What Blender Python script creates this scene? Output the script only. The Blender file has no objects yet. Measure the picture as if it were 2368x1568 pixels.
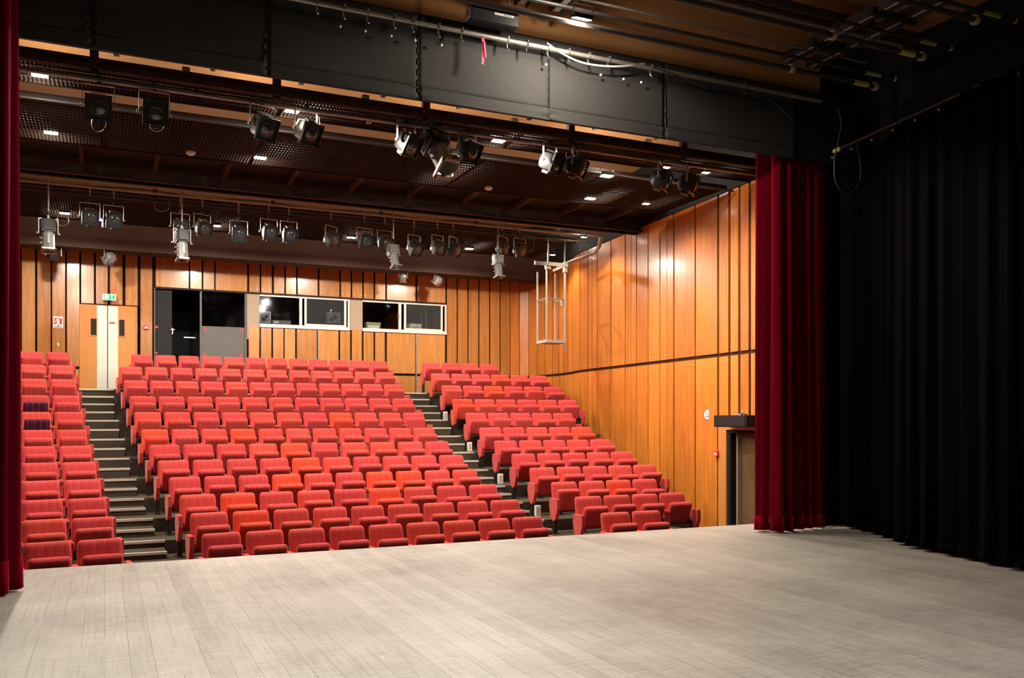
import bpy, bmesh, math, random
from math import sin, cos, tan, atan, pi, radians as R
from mathutils import Vector, Matrix
random.seed(7)

# ------------------------------------------------------------------ camera
scn = bpy.context.scene
COL = scn.collection
F_PX, CX, HY, EYE = 2050.0, 1184.0, 965.0, 1.6
YAW = atan((CX - 243.0) / F_PX)
cam_d = bpy.data.cameras.new('camera'); cam = bpy.data.objects.new('camera', cam_d); COL.objects.link(cam)
cam.location = (0, 0, EYE); cam.rotation_euler = (pi / 2, 0, -YAW)
cam_d.sensor_width = 36; cam_d.lens = F_PX / 2368 * 36; cam_d.shift_y = (HY - 784) / 2368
cam_d.clip_end = 200
scn.camera = cam
# ------------------------------------------------------------------ world, exposure
w = bpy.data.worlds.new('dark_hall'); scn.world = w; w.use_nodes = True
w.node_tree.nodes['Background'].inputs[0].default_value = (1.0, .93, .85, 1)
w.node_tree.nodes['Background'].inputs[1].default_value = 0.02
scn.view_settings.view_transform = 'Standard'; scn.view_settings.look = 'None'
scn.view_settings.gamma = 1; scn.view_settings.use_curve_mapping = False
scn.view_settings.exposure = 1.05
HOUSE_W = 320.0      # each ceiling flood over the seats
STAGE_W = 230.0      # the work flood by the pelmet
FILL_SHARE = 0.11         # added fill light above each flood for the ceiling, as share of its power
WORK_W = 500.0       # the work floods over the stage behind the camera

# ------------------------------------------------------------------ measured geometry helpers
_s, _c = sin(YAW), cos(YAW)
def ang(u): return tan(YAW + atan((u - CX) / F_PX))
def W(u, v, Y):                    # point of the photograph on the plane Y
    X = ang(u) * Y; d = X * _s + Y * _c
    return Vector((X, Y, EYE - (v - HY) * d / F_PX))
def H(u, v, z):                    # point of the photograph at height z
    d = (EYE - z) * F_PX / (v - HY); r = (u - CX) / F_PX * d
    return Vector((d * _s + r * _c, d * _c - r * _s, z))

# ------------------------------------------------------------------ tagging
def tag(o, label, cat, group=None, kind=None):
    if label: o['label'] = label
    if cat: o['category'] = cat
    if group: o['group'] = group
    if kind: o['kind'] = kind
    return o
def empty(name, loc=(0, 0, 0), rz=0):
    o = bpy.data.objects.new(name, None); COL.objects.link(o)
    o.location = loc; o.rotation_euler = (0, 0, rz); o.empty_display_size = .1
    return o

# ------------------------------------------------------------------ mesh builder
class MB:
    def __init__(s): s.v = []; s.f = []; s.c = []; s.tint = 0.5
    def _add(s, vs, fs):
        n = len(s.v); s.v += [tuple(p) for p in vs]; s.f += [tuple(n + i for i in f) for f in fs]
        s.c += [s.tint] * len(vs)
    def box(s, x0, x1, y0, y1, z0, z1):
        s._add([(x0,y0,z0),(x1,y0,z0),(x1,y1,z0),(x0,y1,z0),(x0,y0,z1),(x1,y0,z1),(x1,y1,z1),(x0,y1,z1)],
               [(0,3,2,1),(4,5,6,7),(0,1,5,4),(1,2,6,5),(2,3,7,6),(3,0,4,7)]); return s
    def bar(s, a, b, w_, h_, up=(0, 0, 1)):       # rectangular bar between two points
        a, b = Vector(a), Vector(b); d = (b - a).normalized(); u = Vector(up)
        if abs(d.dot(u)) > .98: u = Vector((0, 1, 0))
        x = d.cross(u).normalized() * w_ / 2; y = x.cross(d).normalized() * h_ / 2
        q = [a-x-y, a+x-y, a+x+y, a-x+y, b-x-y, b+x-y, b+x+y, b-x+y]
        s._add(q, [(0,3,2,1),(4,5,6,7),(0,1,5,4),(1,2,6,5),(2,3,7,6),(3,0,4,7)]); return s
    def cyl(s, a, b, r0, r1=None, n=12, cap=True):
        if r1 is None: r1 = r0
        a, b = Vector(a), Vector(b); d = (b - a).normalized()
        u = Vector((0, 0, 1)) if abs(d.z) < .9 else Vector((1, 0, 0))
        x = d.cross(u).normalized(); y = d.cross(x)
        vs = []
        for p, r in ((a, r0), (b, r1)):
            for i in range(n):
                t = 2 * pi * i / n; vs.append(p + x * r * cos(t) + y * r * sin(t))
        fs = [(i, (i+1) % n, n + (i+1) % n, n + i) for i in range(n)]
        if cap: fs += [tuple(range(n-1, -1, -1)), tuple(range(n, 2*n))]
        s._add(vs, fs); return s
    def tube(s, pts, r, n=6):
        pts = [Vector(p) for p in pts]; vs = []; m = len(pts)
        for k, p in enumerate(pts):
            d = (pts[min(k+1, m-1)] - pts[max(k-1, 0)]).normalized()
            u = Vector((0, 0, 1)) if abs(d.z) < .9 else Vector((0, 1, 0))
            x = d.cross(u).normalized(); y = d.cross(x)
            for i in range(n):
                t = 2*pi*i/n; vs.append(p + x*r*cos(t) + y*r*sin(t))
        fs = []
        for k in range(m-1):
            for i in range(n):
                j = (i+1) % n; fs.append((k*n+i, k*n+j, (k+1)*n+j, (k+1)*n+i))
        fs += [tuple(range(n-1, -1, -1)), tuple(range((m-1)*n, m*n))]
        s._add(vs, fs); return s
    def prism(s, poly, x0, x1, axis='x'):          # polygon (a,b) extruded along axis
        n = len(poly)
        def P(a, b, t): return {'x': (t, a, b), 'y': (a, t, b), 'z': (a, b, t)}[axis]
        s._add([P(a, b, x0) for a, b in poly] + [P(a, b, x1) for a, b in poly],
               [tuple(range(n-1, -1, -1)), tuple(range(n, 2*n))] + [(i, (i+1) % n, n+(i+1) % n, n+i) for i in range(n)])
        return s
    def sphere(s, c, r, n=10, m=6, sc=(1, 1, 1)):
        c = Vector(c); vs = []; fs = []
        for j in range(m+1):
            for i in range(n):
                a = pi*j/m; b = 2*pi*i/n
                vs.append(c + Vector((r*sc[0]*sin(a)*cos(b), r*sc[1]*sin(a)*sin(b), r*sc[2]*cos(a))))
        for j in range(m):
            for i in range(n):
                fs.append((j*n+i, (j+1)*n+i, (j+1)*n+(i+1) % n, j*n+(i+1) % n))
        s._add(vs, fs); return s
    def slab(s, pts, off, z0, z1):                 # plan segment a-b thickened by vector off
        (a, b) = pts; a = Vector((a[0], a[1])); b = Vector((b[0], b[1])); o = Vector((off[0], off[1]))
        q = [a, b, b + o, a + o]
        s._add([(p.x, p.y, z0) for p in q] + [(p.x, p.y, z1) for p in q],
               [(0,3,2,1),(4,5,6,7),(0,1,5,4),(1,2,6,5),(2,3,7,6),(3,0,4,7)]); return s
    def mesh(s, name, mat, smooth=False, bevel=0):
        me = bpy.data.meshes.new(name); me.from_pydata(s.v, [], s.f); me.update()
        bm = bmesh.new(); bm.from_mesh(me)
        lay = bm.verts.layers.float.new('tint')
        bm.verts.ensure_lookup_table()
        for i, vv in enumerate(bm.verts): vv[lay] = s.c[i]
        if bevel: bmesh.ops.bevel(bm, geom=bm.edges[:] , offset=bevel, segments=2, profile=.6, affect='EDGES')
        if smooth == 'merge': bmesh.ops.remove_doubles(bm, verts=bm.verts, dist=1e-5)
        bmesh.ops.recalc_face_normals(bm, faces=bm.faces)
        if smooth:
            for f in bm.faces: f.smooth = True
        bm.to_mesh(me); bm.free()
        me.materials.append(mat)
        if smooth and smooth != 'merge':
            try: me.set_sharp_from_angle(angle=R(40))
            except Exception: pass
        return me
    def build(s, name, mat, parent=None, loc=None, rot=None, smooth=False, bevel=0):
        o = bpy.data.objects.new(name, s.mesh(name, mat, smooth, bevel)); COL.objects.link(o)
        if parent: o.parent = parent
        if loc is not None: o.location = loc
        if rot is not None: o.rotation_euler = rot
        return o
def struct(name, mb, mat, parent=None, **k):
    o = mb.build(name, mat, parent, **k)
    if parent is None: o['kind'] = 'structure'
    return o
def copy_part(o, parent):
    c = o.copy(); COL.objects.link(c); c.parent = parent; return c

# ------------------------------------------------------------------ materials
def newmat(name):
    m = bpy.data.materials.new(name); m.use_nodes = True
    return m, m.node_tree.nodes, m.node_tree.links, m.node_tree.nodes['Principled BSDF']
def plain(name, col, rough=.5, metal=0, spec=.5, coat=0, noise=0, nscale=20, bump=0, emit=None, estr=0, trans=0):
    m, N, L, B = newmat(name)
    B.inputs['Base Color'].default_value = (*col, 1); B.inputs['Roughness'].default_value = rough
    B.inputs['Metallic'].default_value = metal; B.inputs['Specular IOR Level'].default_value = spec
    B.inputs['Coat Weight'].default_value = coat
    if emit: B.inputs['Emission Color'].default_value = (*emit, 1); B.inputs['Emission Strength'].default_value = estr
    if trans: B.inputs['Transmission Weight'].default_value = trans
    if noise or bump:
        tc = N.new('ShaderNodeTexCoord'); nz = N.new('ShaderNodeTexNoise'); nz.inputs['Scale'].default_value = nscale
        nz.inputs['Detail'].default_value = 5; L.new(tc.outputs['Object'], nz.inputs['Vector'])
        if noise:
            mr = N.new('ShaderNodeMapRange'); mr.inputs[3].default_value = 1 - noise; mr.inputs[4].default_value = 1 + noise
            mx = N.new('ShaderNodeVectorMath'); mx.operation = 'SCALE'; mx.inputs[0].default_value = col
            L.new(nz.outputs['Fac'], mr.inputs[0]); L.new(mr.outputs[0], mx.inputs['Scale']); L.new(mx.outputs[0], B.inputs['Base Color'])
        if bump:
            b = N.new('ShaderNodeBump'); b.inputs['Strength'].default_value = bump; b.inputs['Distance'].default_value = .01
            L.new(nz.outputs['Fac'], b.inputs['Height']); L.new(b.outputs[0], B.inputs['Normal'])
    return m

def math_(N, L, op, a, b=None):
    n = N.new('ShaderNodeMath'); n.operation = op
    for i, x in enumerate((a, b)):
        if x is None: continue
        if hasattr(x, 'is_linked') or hasattr(x, 'links'): L.new(x, n.inputs[i])
        else: n.inputs[i].default_value = x
    return n.outputs[0]

def fabric_mat(name, seams=True):
    m, N, L, B = newmat(name)
    oi = N.new('ShaderNodeObjectInfo'); tc = N.new('ShaderNodeTexCoord')
    sep = N.new('ShaderNodeSeparateXYZ'); L.new(tc.outputs['Object'], sep.inputs[0])
    nz = N.new('ShaderNodeTexNoise'); nz.inputs['Scale'].default_value = 160; nz.inputs['Detail'].default_value = 3
    L.new(tc.outputs['Object'], nz.inputs['Vector'])
    big = N.new('ShaderNodeTexNoise'); big.inputs['Scale'].default_value = 5; L.new(tc.outputs['Object'], big.inputs['Vector'])
    a = math_(N, L, 'MULTIPLY_ADD', nz.outputs['Fac'], .28); a.node.inputs[2].default_value = .74
    b2 = math_(N, L, 'MULTIPLY_ADD', big.outputs['Fac'], .3); b2.node.inputs[2].default_value = .85
    f = math_(N, L, 'MULTIPLY', a, b2)
    col = N.new('ShaderNodeVectorMath'); col.operation = 'SCALE'; L.new(oi.outputs['Color'], col.inputs[0]); L.new(f, col.inputs['Scale'])
    out = col.outputs[0]
    if seams:
        # pale stitched seams at x = +-.052, +-.155
        ax = math_(N, L, 'ABSOLUTE', sep.outputs['X'])
        d1 = math_(N, L, 'ABSOLUTE', math_(N, L, 'SUBTRACT', ax, .052))
        d2 = math_(N, L, 'ABSOLUTE', math_(N, L, 'SUBTRACT', ax, .155))
        s1 = math_(N, L, 'LESS_THAN', math_(N, L, 'MINIMUM', d1, d2), .0022)
        s1 = math_(N, L, 'MULTIPLY', s1, .32)
        mx = N.new('ShaderNodeMix'); mx.data_type = 'RGBA'; L.new(s1, mx.inputs['Factor'])
        L.new(out, mx.inputs[6]); mx.inputs[7].default_value = (.75, .28, .24, 1); out = mx.outputs[2]
    L.new(out, B.inputs['Base Color'])
    B.inputs['Roughness'].default_value = .9; B.inputs['Specular IOR Level'].default_value = .15
    B.inputs['Sheen Weight'].default_value = .5; B.inputs['Sheen Roughness'].default_value = .4
    B.inputs['Sheen Tint'].default_value = (1, .5, .45, 1)
    bp = N.new('ShaderNodeBump'); bp.inputs['Strength'].default_value = .25; bp.inputs['Distance'].default_value = .002
    L.new(nz.outputs['Fac'], bp.inputs['Height']); L.new(bp.outputs[0], B.inputs['Normal'])
    return m

def wood_mat(name, dark, light, rough=.3, coat=.35, sheen_scale=1.0):
    m, N, L, B = newmat(name)
    tc = N.new('ShaderNodeTexCoord'); mp = N.new('ShaderNodeMapping'); L.new(tc.outputs['Object'], mp.inputs[0])
    mp.inputs['Scale'].default_value = (9, 9, .55)
    at = N.new('ShaderNodeAttribute'); at.attribute_name = 'tint'
    nz = N.new('ShaderNodeTexNoise'); nz.noise_dimensions = '4D'; nz.inputs['Scale'].default_value = 2.2
    nz.inputs['Detail'].default_value = 7; nz.inputs['Roughness'].default_value = .62; nz.inputs['Distortion'].default_value = .6
    L.new(mp.outputs[0], nz.inputs['Vector'])
    wv = math_(N, L, 'MULTIPLY', at.outputs['Fac'], 40.0); L.new(wv, nz.inputs['W'])
    fine = N.new('ShaderNodeTexNoise'); fine.inputs['Scale'].default_value = 14; fine.inputs['Detail'].default_value = 3
    mp2 = N.new('ShaderNodeMapping'); mp2.inputs['Scale'].default_value = (12, 12, .25); L.new(tc.outputs['Object'], mp2.inputs[0]); L.new(mp2.outputs[0], fine.inputs['Vector'])
    s = math_(N, L, 'ADD', math_(N, L, 'MULTIPLY', nz.outputs['Fac'], .75), math_(N, L, 'MULTIPLY', fine.outputs['Fac'], .25))
    t = math_(N, L, 'ADD', math_(N, L, 'SUBTRACT', math_(N, L, 'MULTIPLY', s, 1.7), .55), math_(N, L, 'MULTIPLY', math_(N, L, 'SUBTRACT', at.outputs['Fac'], .5), .8))
    rp = N.new('ShaderNodeValToRGB'); L.new(t, rp.inputs[0])
    rp.color_ramp.elements[0].color = (*dark, 1); rp.color_ramp.elements[1].color = (*light, 1)
    rp.color_ramp.elements[0].position = .12; rp.color_ramp.elements[1].position = .8
    L.new(rp.outputs[0], B.inputs['Base Color'])
    B.inputs['Roughness'].default_value = rough; B.inputs['Coat Weight'].default_value = coat; B.inputs['Coat Roughness'].default_value = .16
    bp = N.new('ShaderNodeBump'); bp.inputs['Strength'].default_value = .06; bp.inputs['Distance'].default_value = .01
    L.new(nz.outputs['Fac'], bp.inputs['Height']); L.new(bp.outputs[0], B.inputs['Normal'])
    return m

def stage_mat():
    m, N, L, B = newmat('worn_stage_boards')
    tc = N.new('ShaderNodeTexCoord'); sep = N.new('ShaderNodeSeparateXYZ'); L.new(tc.outputs['Object'], sep.inputs[0])
    wd = .149
    k = math_(N, L, 'DIVIDE', sep.outputs['X'], wd)
    cell = math_(N, L, 'FLOOR', k); fr = math_(N, L, 'FRACT', k)
    wn = N.new('ShaderNodeTexWhiteNoise'); wn.noise_dimensions = '1D'; L.new(cell, wn.inputs['W'])
    # joint between boards: present only on parts of its length
    joint = math_(N, L, 'LESS_THAN', math_(N, L, 'ABSOLUTE', math_(N, L, 'SUBTRACT', fr, .5)), .5 - 0)
    e = math_(N, L, 'GREATER_THAN', math_(N, L, 'ABSOLUTE', math_(N, L, 'SUBTRACT', fr, .5)), .488)
    n1 = N.new('ShaderNodeTexNoise'); n1.noise_dimensions = '2D'; n1.inputs['Scale'].default_value = 1.0; n1.inputs['Detail'].default_value = 1
    cv = N.new('ShaderNodeCombineXYZ'); L.new(math_(N, L, 'MULTIPLY', math_(N, L, 'ROUND', k), 3.7), cv.inputs[0])
    L.new(math_(N, L, 'MULTIPLY', sep.outputs['Y'], .55), cv.inputs[1]); L.new(cv.outputs[0], n1.inputs['Vector'])
    jm = math_(N, L, 'GREATER_THAN', n1.outputs['Fac'], .42)
    e = math_(N, L, 'MULTIPLY', e, math_(N, L, 'ADD', math_(N, L, 'MULTIPLY', jm, .6), .12))
    # scuffs: long noise across and along
    mpA = N.new('ShaderNodeMapping'); mpA.inputs['Scale'].default_value = (2.5, 26, 1); mpA.inputs['Rotation'].default_value = (0, 0, .12); L.new(tc.outputs['Object'], mpA.inputs[0])
    nA = N.new('ShaderNodeTexNoise'); nA.inputs['Scale'].default_value = 1.6; nA.inputs['Detail'].default_value = 6; nA.inputs['Roughness'].default_value = .65; L.new(mpA.outputs[0], nA.inputs['Vector'])
    mpB = N.new('ShaderNodeMapping'); mpB.inputs['Scale'].default_value = (30, 1.4, 1); L.new(tc.outputs['Object'], mpB.inputs[0])
    nB = N.new('ShaderNodeTexNoise'); nB.inputs['Scale'].default_value = 1.3; nB.inputs['Detail'].default_value = 5; L.new(mpB.outputs[0], nB.inputs['Vector'])
    nC = N.new('ShaderNodeTexNoise'); nC.inputs['Scale'].default_value = .55; nC.inputs['Detail'].default_value = 5; nC.inputs['Roughness'].default_value = .6; L.new(tc.outputs['Object'], nC.inputs['Vector'])
    s = math_(N, L, 'ADD', math_(N, L, 'MULTIPLY', nA.outputs['Fac'], .45), math_(N, L, 'MULTIPLY', nC.outputs['Fac'], .8))
    s = math_(N, L, 'ADD', s, math_(N, L, 'MULTIPLY', nB.outputs['Fac'], .3))
    s = math_(N, L, 'ADD', s, math_(N, L, 'MULTIPLY', wn.outputs['Value'], .1))
    rp = N.new('ShaderNodeValToRGB'); L.new(math_(N, L, 'SUBTRACT', s, .33), rp.inputs[0])
    els = rp.color_ramp.elements; els[0].position = .22; els[0].color = (.165, .150, .132, 1); els[1].position = .66; els[1].color = (.45, .42, .375, 1)
    out = rp.outputs[0]
    mx = N.new('ShaderNodeMix'); mx.data_type = 'RGBA'; L.new(e, mx.inputs['Factor']); L.new(out, mx.inputs[6]); mx.inputs[7].default_value = (.10, .055, .03, 1); out = mx.outputs[2]
    # white specks and scratches
    vo = N.new('ShaderNodeTexVoronoi'); vo.inputs['Scale'].default_value = 2.6; L.new(tc.outputs['Object'], vo.inputs['Vector'])
    sp = math_(N, L, 'LESS_THAN', vo.outputs['Distance'], .028)
    mpS = N.new('ShaderNodeMapping'); mpS.inputs['Scale'].default_value = (14, .9, 1); mpS.inputs['Rotation'].default_value = (0, 0, .05); L.new(tc.outputs['Object'], mpS.inputs[0])
    vs = N.new('ShaderNodeTexVoronoi'); vs.inputs['Scale'].default_value = 1.2; L.new(mpS.outputs[0], vs.inputs['Vector'])
    sc = math_(N, L, 'LESS_THAN', vs.outputs['Distance'], .06)
    mk = N.new('ShaderNodeTexNoise'); mk.inputs['Scale'].default_value = .8; L.new(tc.outputs['Object'], mk.inputs['Vector'])
    sc = math_(N, L, 'MULTIPLY', sc, math_(N, L, 'GREATER_THAN', mk.outputs['Fac'], .5))
    ww = math_(N, L, 'MULTIPLY', math_(N, L, 'MAXIMUM', sp, sc), .6)
    m2 = N.new('ShaderNodeMix'); m2.data_type = 'RGBA'; L.new(ww, m2.inputs['Factor']); L.new(out, m2.inputs[6]); m2.inputs[7].default_value = (.75, .72, .66, 1)
    L.new(m2.outputs[2], B.inputs['Base Color'])
    B.inputs['Roughness'].default_value = .5; B.inputs['Specular IOR Level'].default_value = .35
    return m

def velvet_mat(name, col, sheen=.6, tint=(1, .2, .3)):
    m, N, L, B = newmat(name)
    tc = N.new('ShaderNodeTexCoord'); nz = N.new('ShaderNodeTexNoise'); nz.inputs['Scale'].default_value = 90; L.new(tc.outputs['Object'], nz.inputs['Vector'])
    a = math_(N, L, 'MULTIPLY_ADD', nz.outputs['Fac'], .5); a.node.inputs[2].default_value = .75
    sc = N.new('ShaderNodeVectorMath'); sc.operation = 'SCALE'; sc.inputs[0].default_value = col; L.new(a, sc.inputs['Scale']); L.new(sc.outputs[0], B.inputs['Base Color'])
    B.inputs['Roughness'].default_value = .8; B.inputs['Specular IOR Level'].default_value = .02
    B.inputs['Sheen Weight'].default_value = sheen; B.inputs['Sheen Roughness'].default_value = .3; B.inputs['Sheen Tint'].default_value = (*tint, 1)
    return m

M = {}
M['fabric'] = fabric_mat('red_seat_fabric')
M['fabric_plain'] = fabric_mat('red_arm_fabric', False)
M['wood'] = wood_mat('orange_panel_wood', (.36, .10, .014), (.70, .235, .032), rough=.36, coat=.2)
M['wood_back'] = wood_mat('tan_panel_wood', (.34, .12, .022), (.62, .27, .075), rough=.34, coat=.5)
M['stage'] = stage_mat()
M['carpet'] = plain('speckled_grey_carpet', (.062, .050, .036), .95, spec=.1, noise=.75, nscale=120, bump=.3)
M['alu'] = plain('aluminium_nosing', (.72, .68, .60), .35, metal=.35)
M['wallgap'] = plain('dark_wall_backing', (.018, .009, .006), .8, spec=.1)
M['groove'] = plain('dark_brown_groove', (.05, .018, .006), .7, spec=.1)
M['black'] = plain('black_paint', (.012, .011, .011), .7, spec=.2)
M['black_metal'] = plain('black_fixture_metal', (.022, .022, .024), .38, metal=.3, noise=.2, nscale=8)
M['black_cloth'] = velvet_mat('black_drape_cloth', (.0022, .002, .002), .008, (.5, .48, .46))
M['pelmet'] = plain('black_pelmet_cloth', (.030, .028, .026), .8, spec=.15, bump=.5, nscale=9)
M['red_velvet'] = velvet_mat('red_curtain_velvet', (.135, .0014, .010), .24, (1, .12, .22))
M['red_hem'] = velvet_mat('red_curtain_hem', (.24, .002, .012), .3, (1, .12, .22))
M['steel'] = plain('bare_steel', (.55, .53, .5), .3, metal=.9)
M['pipe'] = plain('worn_grey_pipe', (.34, .30, .26), .38, metal=.6, noise=.3, nscale=14)
M['dark_pipe'] = plain('dark_painted_pipe', (.05, .042, .038), .4, metal=.3, noise=.3, nscale=14)
M['brown_steel'] = plain('brown_painted_steel', (.026, .014, .012), .6, spec=.15)
M['brown_light'] = plain('brown_bulkhead_paint', (.045, .022, .016), .7, spec=.12)
M['ceil'] = plain('brown_ceiling_board', (.42, .20, .075), .8, spec=.15, noise=.12, nscale=1.2)
M['silver'] = plain('silver_fixture_paint', (.25, .245, .235), .35, metal=.5)
M['lens'] = plain('fresnel_lens_glass', (.03, .04, .042), .10, spec=.9, coat=.6)
M['white'] = plain('white_paint', (.78, .76, .72), .5)
M['frame_white'] = plain('white_window_frame', (.80, .70, .62), .4)
M['orange'] = plain('orange_door_paint', (.56, .215, .045), .55, noise=.06, nscale=30)
M['plate'] = plain('brushed_door_plate', (.62, .60, .52), .42, metal=.35, noise=.10, nscale=9)
M['beige'] = plain('beige_render', (.36, .27, .20), .85, noise=.08, nscale=12)
M['grey_panel'] = plain('grey_board', (.11, .10, .095), .6, noise=.2, nscale=6)
M['red_plastic'] = plain('red_plastic', (.70, .03, .02), .4)
M['red_tape'] = plain('red_tape', (.75, .05, .03), .6)
M['red_ribbon'] = plain('red_ribbon', (.70, .02, .06), .6)
M['green'] = plain('green_sign', (.02, .42, .20), .4, emit=(.02, .8, .35), estr=.08)
M['sign_white'] = plain('sign_white', (.8, .8, .78), .4, emit=(1, 1, .9), estr=.03)
M['paper'] = plain('white_paper', (.8, .79, .76), .7)
M['blue'] = plain('blue_print', (.02, .06, .35), .5)
M['sign_red'] = plain('sign_red', (.68, .02, .03), .45)
M['ochre'] = plain('ochre_card', (.50, .42, .16), .7)
M['grey_dev'] = plain('grey_equipment', (.16, .15, .16), .5)
M['purple_gap'] = plain('purple_door_seal', (.05, .01, .05), .6)
M['brown_door'] = plain('brown_door_leaf', (.13, .07, .025), .7, noise=.1, nscale=30)
M['yellow'] = plain('yellow_tape', (.50, .42, .10), .6)
M['lime'] = plain('pale_green_tape', (.36, .40, .16), .6)
M['rope'] = plain('coiled_rope', (.30, .24, .17), .8)
M['cable'] = plain('black_cable', (.02, .02, .022), .5)
M['grey_cable'] = plain('pale_cable', (.45, .43, .40), .5)
M['rail_white'] = plain('pale_rail_strip', (.45, .40, .34), .5)
M['lamp_on'] = plain('lit_lamp_glass', (1, .95, .85), .5, emit=(1, .90, .72), estr=38)
M['purple_led'] = plain('violet_label', (.2, .15, .6), .5, emit=(.35, .3, 1), estr=1.0)
M['booth'] = plain('dark_booth_wall', (.008, .008, .010), .8)
M['cage'] = plain('pale_grey_paint', (.42, .38, .32), .5)

def glass_mat():
    m, N, L, B = newmat('booth_glass')
    B.inputs['Base Color'].default_value = (.6, .66, .7, 1); B.inputs['Roughness'].default_value = .03
    g = N.new('ShaderNodeBsdfGlossy'); g.inputs['Roughness'].default_value = .04; g.inputs['Color'].default_value = (.8, .85, .9, 1)
    t = N.new('ShaderNodeBsdfTransparent'); t.inputs['Color'].default_value = (.86, .88, .9, 1)
    mx = N.new('ShaderNodeMixShader'); fr = N.new('ShaderNodeFresnel'); fr.inputs['IOR'].default_value = 1.5
    L.new(fr.outputs[0], mx.inputs[0]); L.new(t.outputs[0], mx.inputs[1]); L.new(g.outputs[0], mx.inputs[2])
    L.new(mx.outputs[0], N['Material Output'].inputs[0]); N.remove(B)
    return m
M['glass'] = glass_mat()
def smoked():
    m = glass_mat(); m.name = 'dusty_glass'
    N = m.node_tree.nodes; L = m.node_tree.links
    d = N.new('ShaderNodeBsdfDiffuse'); d.inputs[0].default_value = (.22, .25, .25, 1)
    out = N['Material Output']; src = out.inputs[0].links[0].from_socket
    mx = N.new('ShaderNodeMixShader'); mx.inputs[0].default_value = .09
    L.new(src, mx.inputs[1]); L.new(d.outputs[0], mx.inputs[2]); L.new(mx.outputs[0], out.inputs[0]); return m
M['dusty_glass'] = smoked()

# ================================================================== STRUCTURE
YB = 24.3                                   # back wall plane
EDGE = 10.58                                # front edge of the stage
ROWY = [11.6 + 1.035 * k for k in range(12)]
TOPZ = [.155, .31, .475, .67, .885, 1.115, 1.375, 1.70, 2.035, 2.40, 2.75, 3.10]
FLZ = [t - .86 for t in TOPZ]
Z12 = FLZ[11]
XLEFT = [.17, .08, 0, -.08, -.15, -.23, -.32, -.40, -.49, -.58, -.66, -.76]      # right edge of the left block
XC0 = [1.07, 1.02, .96, .88, .77, .68, .59, .50, .44, .35, .27, .52]
XC1 = [5.84, 5.96, 6.03, 6.09, 6.24, 6.34, 6.40, 6.52, 6.61, 6.68, 6.78, 6.89]
XR0 = [6.78, 6.90, 7.01, 7.09, 7.20, 7.28, 7.38, 7.47, 7.54, 7.65, 7.73, 7.85]

b = MB(); b.box(-8, 14, -5, EDGE, -.06, 0)
struct('stage_floor', b, M['stage'])
b = MB(); b.box(-8, 14, EDGE - .12, EDGE - .01, -1.2, -.06); b.box(-8, 14, -5, EDGE - .2, -1.2, -.061)
struct('stage_front', b, M['black'])
# stepped auditorium floor
XR1 = [8.05, 9.25, 9.4, 10.05, 10.15, 10.25, 10.35, 10.45, 11.1, 11.2, 11.3, 12.0]      # right ends of the rows
b = MB(); b.box(-4.4, 12.6, EDGE, YB, -1.2, -.95); b.box(-4.4, XR1[0], EDGE, ROWY[1] - .88, -1.2, FLZ[0]); b.box(XR1[0], 12.0, EDGE, 15.5, -.95, FLZ[0] - .03)
for k in range(1, 12):
    y0 = ROWY[k] - .88; y1 = (ROWY[k+1] - .88) if k < 11 else YB + 4
    b.box(-4.4, XR1[k] if k < 11 else 12.6, y0, y1, -1.2, FLZ[k])
for k in range(1, 12):                      # half steps of the two aisles
    z = (FLZ[k] + FLZ[k-1]) / 2; y1 = ROWY[k] - .88
    b.box(XLEFT[k] + .04, XC0[min(k, 10)] - .10, y1 - .5, y1, FLZ[k-1] - .02, z)
    b.box(XC1[k-1] + .10, XR0[k-1] - .16, y1 - .5, y1, FLZ[k-1] - .02, z)
struct('floor', b, M['carpet'])
n_trim = 1
for k in range(1, 12):
    y = ROWY[k] - .88; z = FLZ[k]; zh = (FLZ[k] + FLZ[k-1]) / 2
    for (yy, zz, dk) in ((y, z, 0), (y - .5, zh, -1)):
        kk = k + dk if dk else k
        b = MB(); b.box(XLEFT[k] + .03, XC0[min(k, 10)] - .09, yy - .012, yy + .045, zz - .03, zz + .006)
        struct('trim_%d' % n_trim, b, M['alu']); n_trim += 1
        b = MB(); b.box(XC1[k-1] + .09, XR0[k-1] - (.05 if dk == 0 else .15), yy - .012, yy + .045, zz - .03, zz + .006)
        struct('trim_%d' % n_trim, b, M['alu']); n_trim += 1

# ---- back wall backing with openings
def bx(u): return ang(u) * YB
Z_OT = W(450, 668, YB).z                    # head of openings
Z_WB = W(820, 764, YB).z                    # sill of the booth windows
Z_WT = W(600, 682, YB).z
Z_DT = W(250, 706, YB).z
ZT = 5.78
b = MB()
def wallseg(u0, u1, z0, z1, y0=YB, y1=YB + .16): b.box(bx(u0), bx(u1), y0, y1, z0, z1)
b.box(-4.4, bx(184), YB, YB + .16, Z12, 7.3)
wallseg(184, 318, Z_DT, 7.3); wallseg(318, 358, Z12, 7.3)
wallseg(358, 570, Z_OT, 7.3)
wallseg(570, 600, Z12, 7.3); wallseg(600, 807, Z_WT, 7.3); wallseg(600, 807, Z12, Z_WB)
wallseg(807, 838, Z12, 7.3); wallseg(838, 1031, Z_WT, 7.3); wallseg(838, 1031, Z12, Z_WB)
b.box(bx(1031), 12.8, YB, YB + .16, Z12, 7.3)
wb = struct('wall_back', b, M['wallgap'])
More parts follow.
